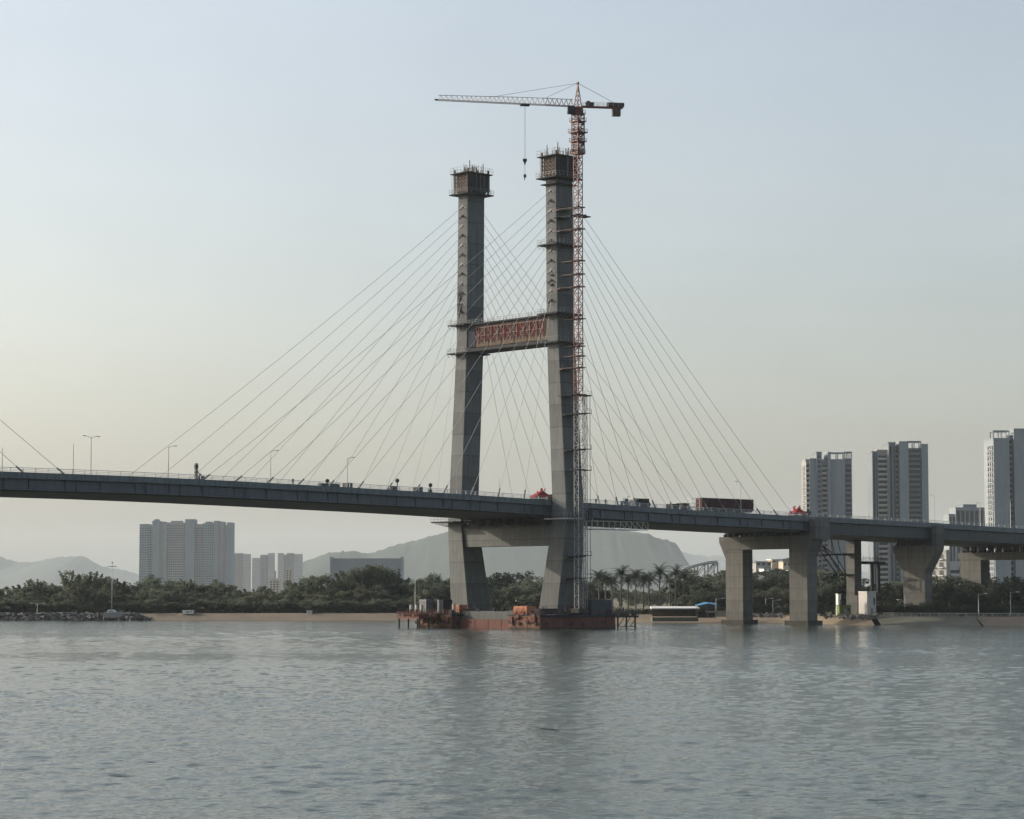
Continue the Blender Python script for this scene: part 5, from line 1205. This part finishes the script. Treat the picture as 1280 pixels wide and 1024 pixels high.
# ---- shrubs and verge: low planting nobody could count
g = G(); r = random.Random(5)
for _ in range(260):
    px = r.uniform(745, 1300); p = on_water(px, 775); x = at(px, 741, 730).x; y = shore_y(x) + r.uniform(13, 24)
    leaf_cloud(g, r, (x, y, GROUND_Z + .3), r.uniform(.5, 1.2), 34, .2, .8)
for _ in range(300):
    px = r.uniform(-60, 560); x = at(px, 741, 790).x; leaf_cloud(g, r, (x, shore_y(x) + r.uniform(20.5, 27), GROUND_Z + .3), r.uniform(.5, 1.3), 30, .22, .8)
link('ground_cover', g.mesh('ground_cover', M['hedge']), None, 'stuff')['label'] = 'low green shrubs along the shore'

# ================================================================== SMALL THINGS ON THE SHORES
# stone jetty with loose rock armour and a moored white boat
xa, xb = on_water(-260, 776).x, on_water(181, 776).x
g = G(); r = random.Random(9)
for k in range(900):
    x = r.uniform(xa, xb); d = r.uniform(-3.2, 6.0); z = min(1.9, .1 + (d + 3.2) * .42); s = r.uniform(.35, .85); taper = min(1, (xb - x) / 6); z *= max(.2, taper)
    c = Vector((x, shore_y(x) + d, z)); rot = Matrix.Rotation(r.uniform(0, 6), 3, 'Z') @ Matrix.Rotation(r.uniform(-.6, .6), 3, 'X')
    pts = [c + rot @ Vector((sx * s * r.uniform(.7, 1.2), sy * s * r.uniform(.7, 1.2), sz * s * .6 * r.uniform(.7, 1.2))) for sz in (-1, 1) for sx, sy in ((-1, -1), (1, -1), (1, 1), (-1, 1))]
    g.add(pts, G.QB)
jt = Th('stone_jetty', 'dark rock jetty along the far shore with a white boat at its tip', 'jetty', (xa, shore_y(xa), 0))
jt.org = Vector((xa, shore_y(xa), 0)); jt.part('rock_armour', g, 'rock', kind='stuff')
g = G(); r = random.Random(19)
for k in range(260):
    px = r.choice([r.uniform(940, 986), r.uniform(1018, 1075)]); x = at(px, 741, 715).x; d = r.uniform(6, 14); s = r.uniform(.25, .7)
    c = Vector((x, shore_y(x) + d, 1.6 + (d - 6) * .1)); rot = Matrix.Rotation(r.uniform(0, 6), 3, 'Z') @ Matrix.Rotation(r.uniform(-.6, .6), 3, 'X')
    g.add([c + rot @ Vector((sx * s * r.uniform(.7, 1.2), sy * s * r.uniform(.7, 1.2), sz * s * .7)) for sz in (-1, 1) for sx, sy in ((-1, -1), (1, -1), (1, 1), (-1, 1))], G.QB)
link('rubble', g.mesh('rubble', M['rock']), None, 'stuff')['label'] = 'loose grey stones and rubble on the beach behind the water pier'
def boat(px0, px1, py, Y, label, z=0.0):
    c = at((px0 + px1) / 2, 741, Y); L = (px1 - px0) * Y / F_PX; b = Th('boat', label, 'boat', (c.x, Y, z), R(4))
    rings = []
    for q, w, k0 in ((-.5, .75, 0), (-.3, 1.0, -.1), (.1, 1.0, -.1), (.35, .7, .1), (.5, .06, .5)):
        x = q * L; W = w * L * .14; rings.append([(x, -W, 1.6 + max(0, q) * .9), (x, -W * .6, k0), (x, W * .6, k0), (x, W, 1.6 + max(0, q) * .9)])
    b.part('hull', G().loft(rings), 'wall_pale'); cb = b.part('cabin', G().loft([[(-.36 * L, -.09 * L, 1.6), (.22 * L, -.09 * L, 1.6), (.22 * L, .09 * L, 1.6), (-.36 * L, .09 * L, 1.6)], [(-.3 * L, -.07 * L, 2.5), (.06 * L, -.07 * L, 2.5), (.06 * L, .07 * L, 2.5), (-.3 * L, .07 * L, 2.5)]]), 'white')
    for k in range(4): b.part('window', G().box(-.26 * L + k * .075 * L, -.21 * L + k * .075 * L, -.0885 * L, -.0845 * L, 1.8, 2.15), 'glass', cb)
boat(131, 153, 768, 782, 'white cabin boat drawn up behind the rock jetty', 1.0)
def shore_lamp(px, Y, py_top, label, group=None, arms=(1, -1), cross=False):
    p = at(px, 741, Y); zt = at(px, py_top, Y).z - GROUND_Z; l = Th('street_lamp' if not cross else 'signal_mast', label, 'lamp' if not cross else 'mast', (p.x, Y, GROUND_Z), 0, group)
    l.part('pole', G().tube([(0, 0, 0), (0, 0, zt)], [.14, .08], 7), 'galv')
    if cross: l.part('yard', G().bar((-1.5, 0, zt - 1.1), (1.5, 0, zt - 1.1), .22), 'steel_grey'); l.part('light', G().cbox((0, 0, zt + .2), (.4, .4, .4)), 'steel_grey')
    else:
        for a in arms: ar = l.part('arm', G().tube([(0, 0, zt - .5), (a * 1.2, 0, zt), (a * 2.0, 0, zt)], .06, 5), 'galv'); l.part('lamp_head', G().cbox((a * 2.1, 0, zt), (.9, .35, .2)), 'white', ar)
shore_lamp(140, 800, 704, 'tall mast with a crosspiece standing over the tree belt', cross=True)
shore_lamp(47, 793, 754, 'double-armed lamp on the promenade behind the rock jetty')
for px, Y, pt, lab in ((1131, 706, 745, 'white lamp post at the bend of the bank path'), (1223, 700, 742, 'white lamp post under the last pier on the bank'), (1263, 700, 740, 'tall white lamp post on the bank by a short palm'), (966, 740, 750, 'white lamp post framed by the pier portal, taller of two'), (957, 742, 748, 'slim lamp post framed by the pier portal'), (895, 738, 748, 'lamp post beside the blue canopy'), (519, 796, 724, 'tall thin lamp over the trees by the tower foot')): shore_lamp(px, Y, pt, lab, None, (1,))
# pavilion with white roof and blue canopy
Y = 726; c = at(853, 741, Y); k = Y / F_PX
pv = Th('pavilion', 'long low pavilion with white roof and brown posts on the beach', 'pavilion', (c.x, Y, 1.6))
pv.part('floor', G().box(-9.3, 4.5, -3, 4, -1.2, .0), 'revet'); pv.part('roof', G().loft([[(-9.6, -3.6, 2.5), (4.9, -3.6, 2.5), (4.9, 4.4, 2.9), (-9.6, 4.4, 2.9)], [(-9.6, -3.6, 2.8), (4.9, -3.6, 2.8), (4.9, 4.4, 3.3), (-9.6, 4.4, 3.3)]]), 'white')
for x in np.arange(-9, 4.6, 1.0): pv.part('post', G().box(x - .1, x + .1, -2.9, -2.7, .252, 2.55), 'timber')
pv.part('back_wall', G().box(-9, 4.4, 3.2, 3.4, .252, 2.7), 'brown_form')
cn = at(882, 741, Y); cv = Th('canopy', 'bright blue sloping canopy at the end of the white-roofed pavilion', 'canopy', (cn.x, Y, 1.8))
cv.part('cover', G().loft([[(-3, -3.6, 3.2), (-3, 3, 3.5), (-3, 3, 3.6), (-3, -3.6, 3.3)], [(.3, -4, 3.9), (.3, 3, 4.3), (.3, 3, 4.4), (.3, -4, 4.0)], [(3.2, -4.2, 3.4), (3.2, 3, 4.0), (3.2, 3, 4.1), (3.2, -4.2, 3.5)]]), 'canvas_blue')
for x in (-2.8, .3, 3.0):
    for y in (-3.4, 2.8): cv.part('post', G().tube([(x, y, -.5), (x, y, 3.5)], .09, 6), 'steel_grey')
cv.part('counter', G().box(-2.6, 2.6, -2.4, -1.6, -.3, 1.2), 'steel_dark')
w0, w1 = at(882, 741, 730).x, at(915, 741, 730).x
single('low_wall', G().box(-(w1 - w0) / 2, (w1 - w0) / 2, -.2, .2, -.6, 1.1).box(-(w1 - w0) / 2 - .1, (w1 - w0) / 2 + .1, -.28, .28, 1.102, 1.25), 'wall_warm', 'low cream wall on the beach beside the pier in the water', 'wall', ((w0 + w1) / 2, 730, GROUND_Z))
def hut(px0, px1, pyt, Y, label, m_, rz=0.0, z=GROUND_Z, name='site_hut', dep=3.0, roof='white'):
    c = at((px0 + px1) / 2, 741, Y); W = (px1 - px0) * Y / F_PX; Hh = at(px0, pyt, Y).z - z; q = Th(name, label, 'hut', (c.x, Y, z), rz)
    wl = q.part('wall', G().box(-W / 2, W / 2, -dep / 2, dep / 2, -.3, Hh), m_); q.part('roof', G().box(-W / 2 - .15, W / 2 + .15, -dep / 2 - .15, dep / 2 + .15, Hh + .002, Hh + .16), roof)
    q.part('door', G().box(-W * .1, W * .12, -dep / 2 - .05, -dep / 2 - .003, 0, min(2.1, Hh * .7)), 'steel_grey', wl)
    q.part('window', G().box(W * .2, W * .38, -dep / 2 - .05, -dep / 2 - .003, Hh * .45, Hh * .75), 'glass', wl)
hut(1077, 1091, 740, 708, 'two-storey white site cabin under the approach deck', 'balcony', R(30), dep=4)
hut(1047, 1062, 757, 703, 'olive green box beside the slender column', 'green', R(8), roof='green')
hut(1046, 1050, 743, 708, 'narrow white cabinet above the olive green box', 'white', R(20), dep=1.4)
hut(1124, 1136, 750, 722, 'white shed half hidden under dark trees', 'white', R(20))
hut(229, 242, 763.5, 796, 'small white kiosk on the promenade', 'white')
hut(384, 390, 764, 797, 'tiny white booth on the beach promenade', 'white')
tb = at(1100, 741, 714); g = G()
# parapet along the bank path on the right
pts = [at(px, 741, 741) for px in (1100, 1400)]
xs = np.arange(at(1100, 741, 690).x, at(1400, 741, 690).x, 2.4); g = G()
for x0_, x1_ in zip(xs[:-1], xs[1:]): g.bar((x0_, shore_y(x0_) + 15.2, GROUND_Z + .95), (x1_, shore_y(x1_) + 15.2, GROUND_Z + .95), .16); g.bar((x0_, shore_y(x0_) + 15.2, GROUND_Z + .5), (x1_, shore_y(x1_) + 15.2, GROUND_Z + .5), .1); g.bar((x0_, shore_y(x0_) + 15.2, GROUND_Z), (x0_, shore_y(x0_) + 15.2, GROUND_Z + 1), .16)
o0 = Vector((xs[0], shore_y(xs[0]) + 15.2, GROUND_Z)); me = g.mesh('bank_railing', M['galv'], False, o0); o = link('bank_railing', me); o.location = o0; tag(o, 'pale railing along the bank path under the dark trees', 'railing')
# driftwood in the river
p = on_water(683, 913); single('driftwood', G().tube([(-.75, 0, .14), (-.2, .05, .06), (.4, .05, .02), (.9, .1, -.03)], [.015, .03, .025, .012], 6).tube([(-.2, .05, .06), (-.45, .1, .13)], [.015, .01], 5), 'bark', 'dark stick of driftwood floating on the open water', 'driftwood', (p.x, p.y, .04), rz=R(-14))
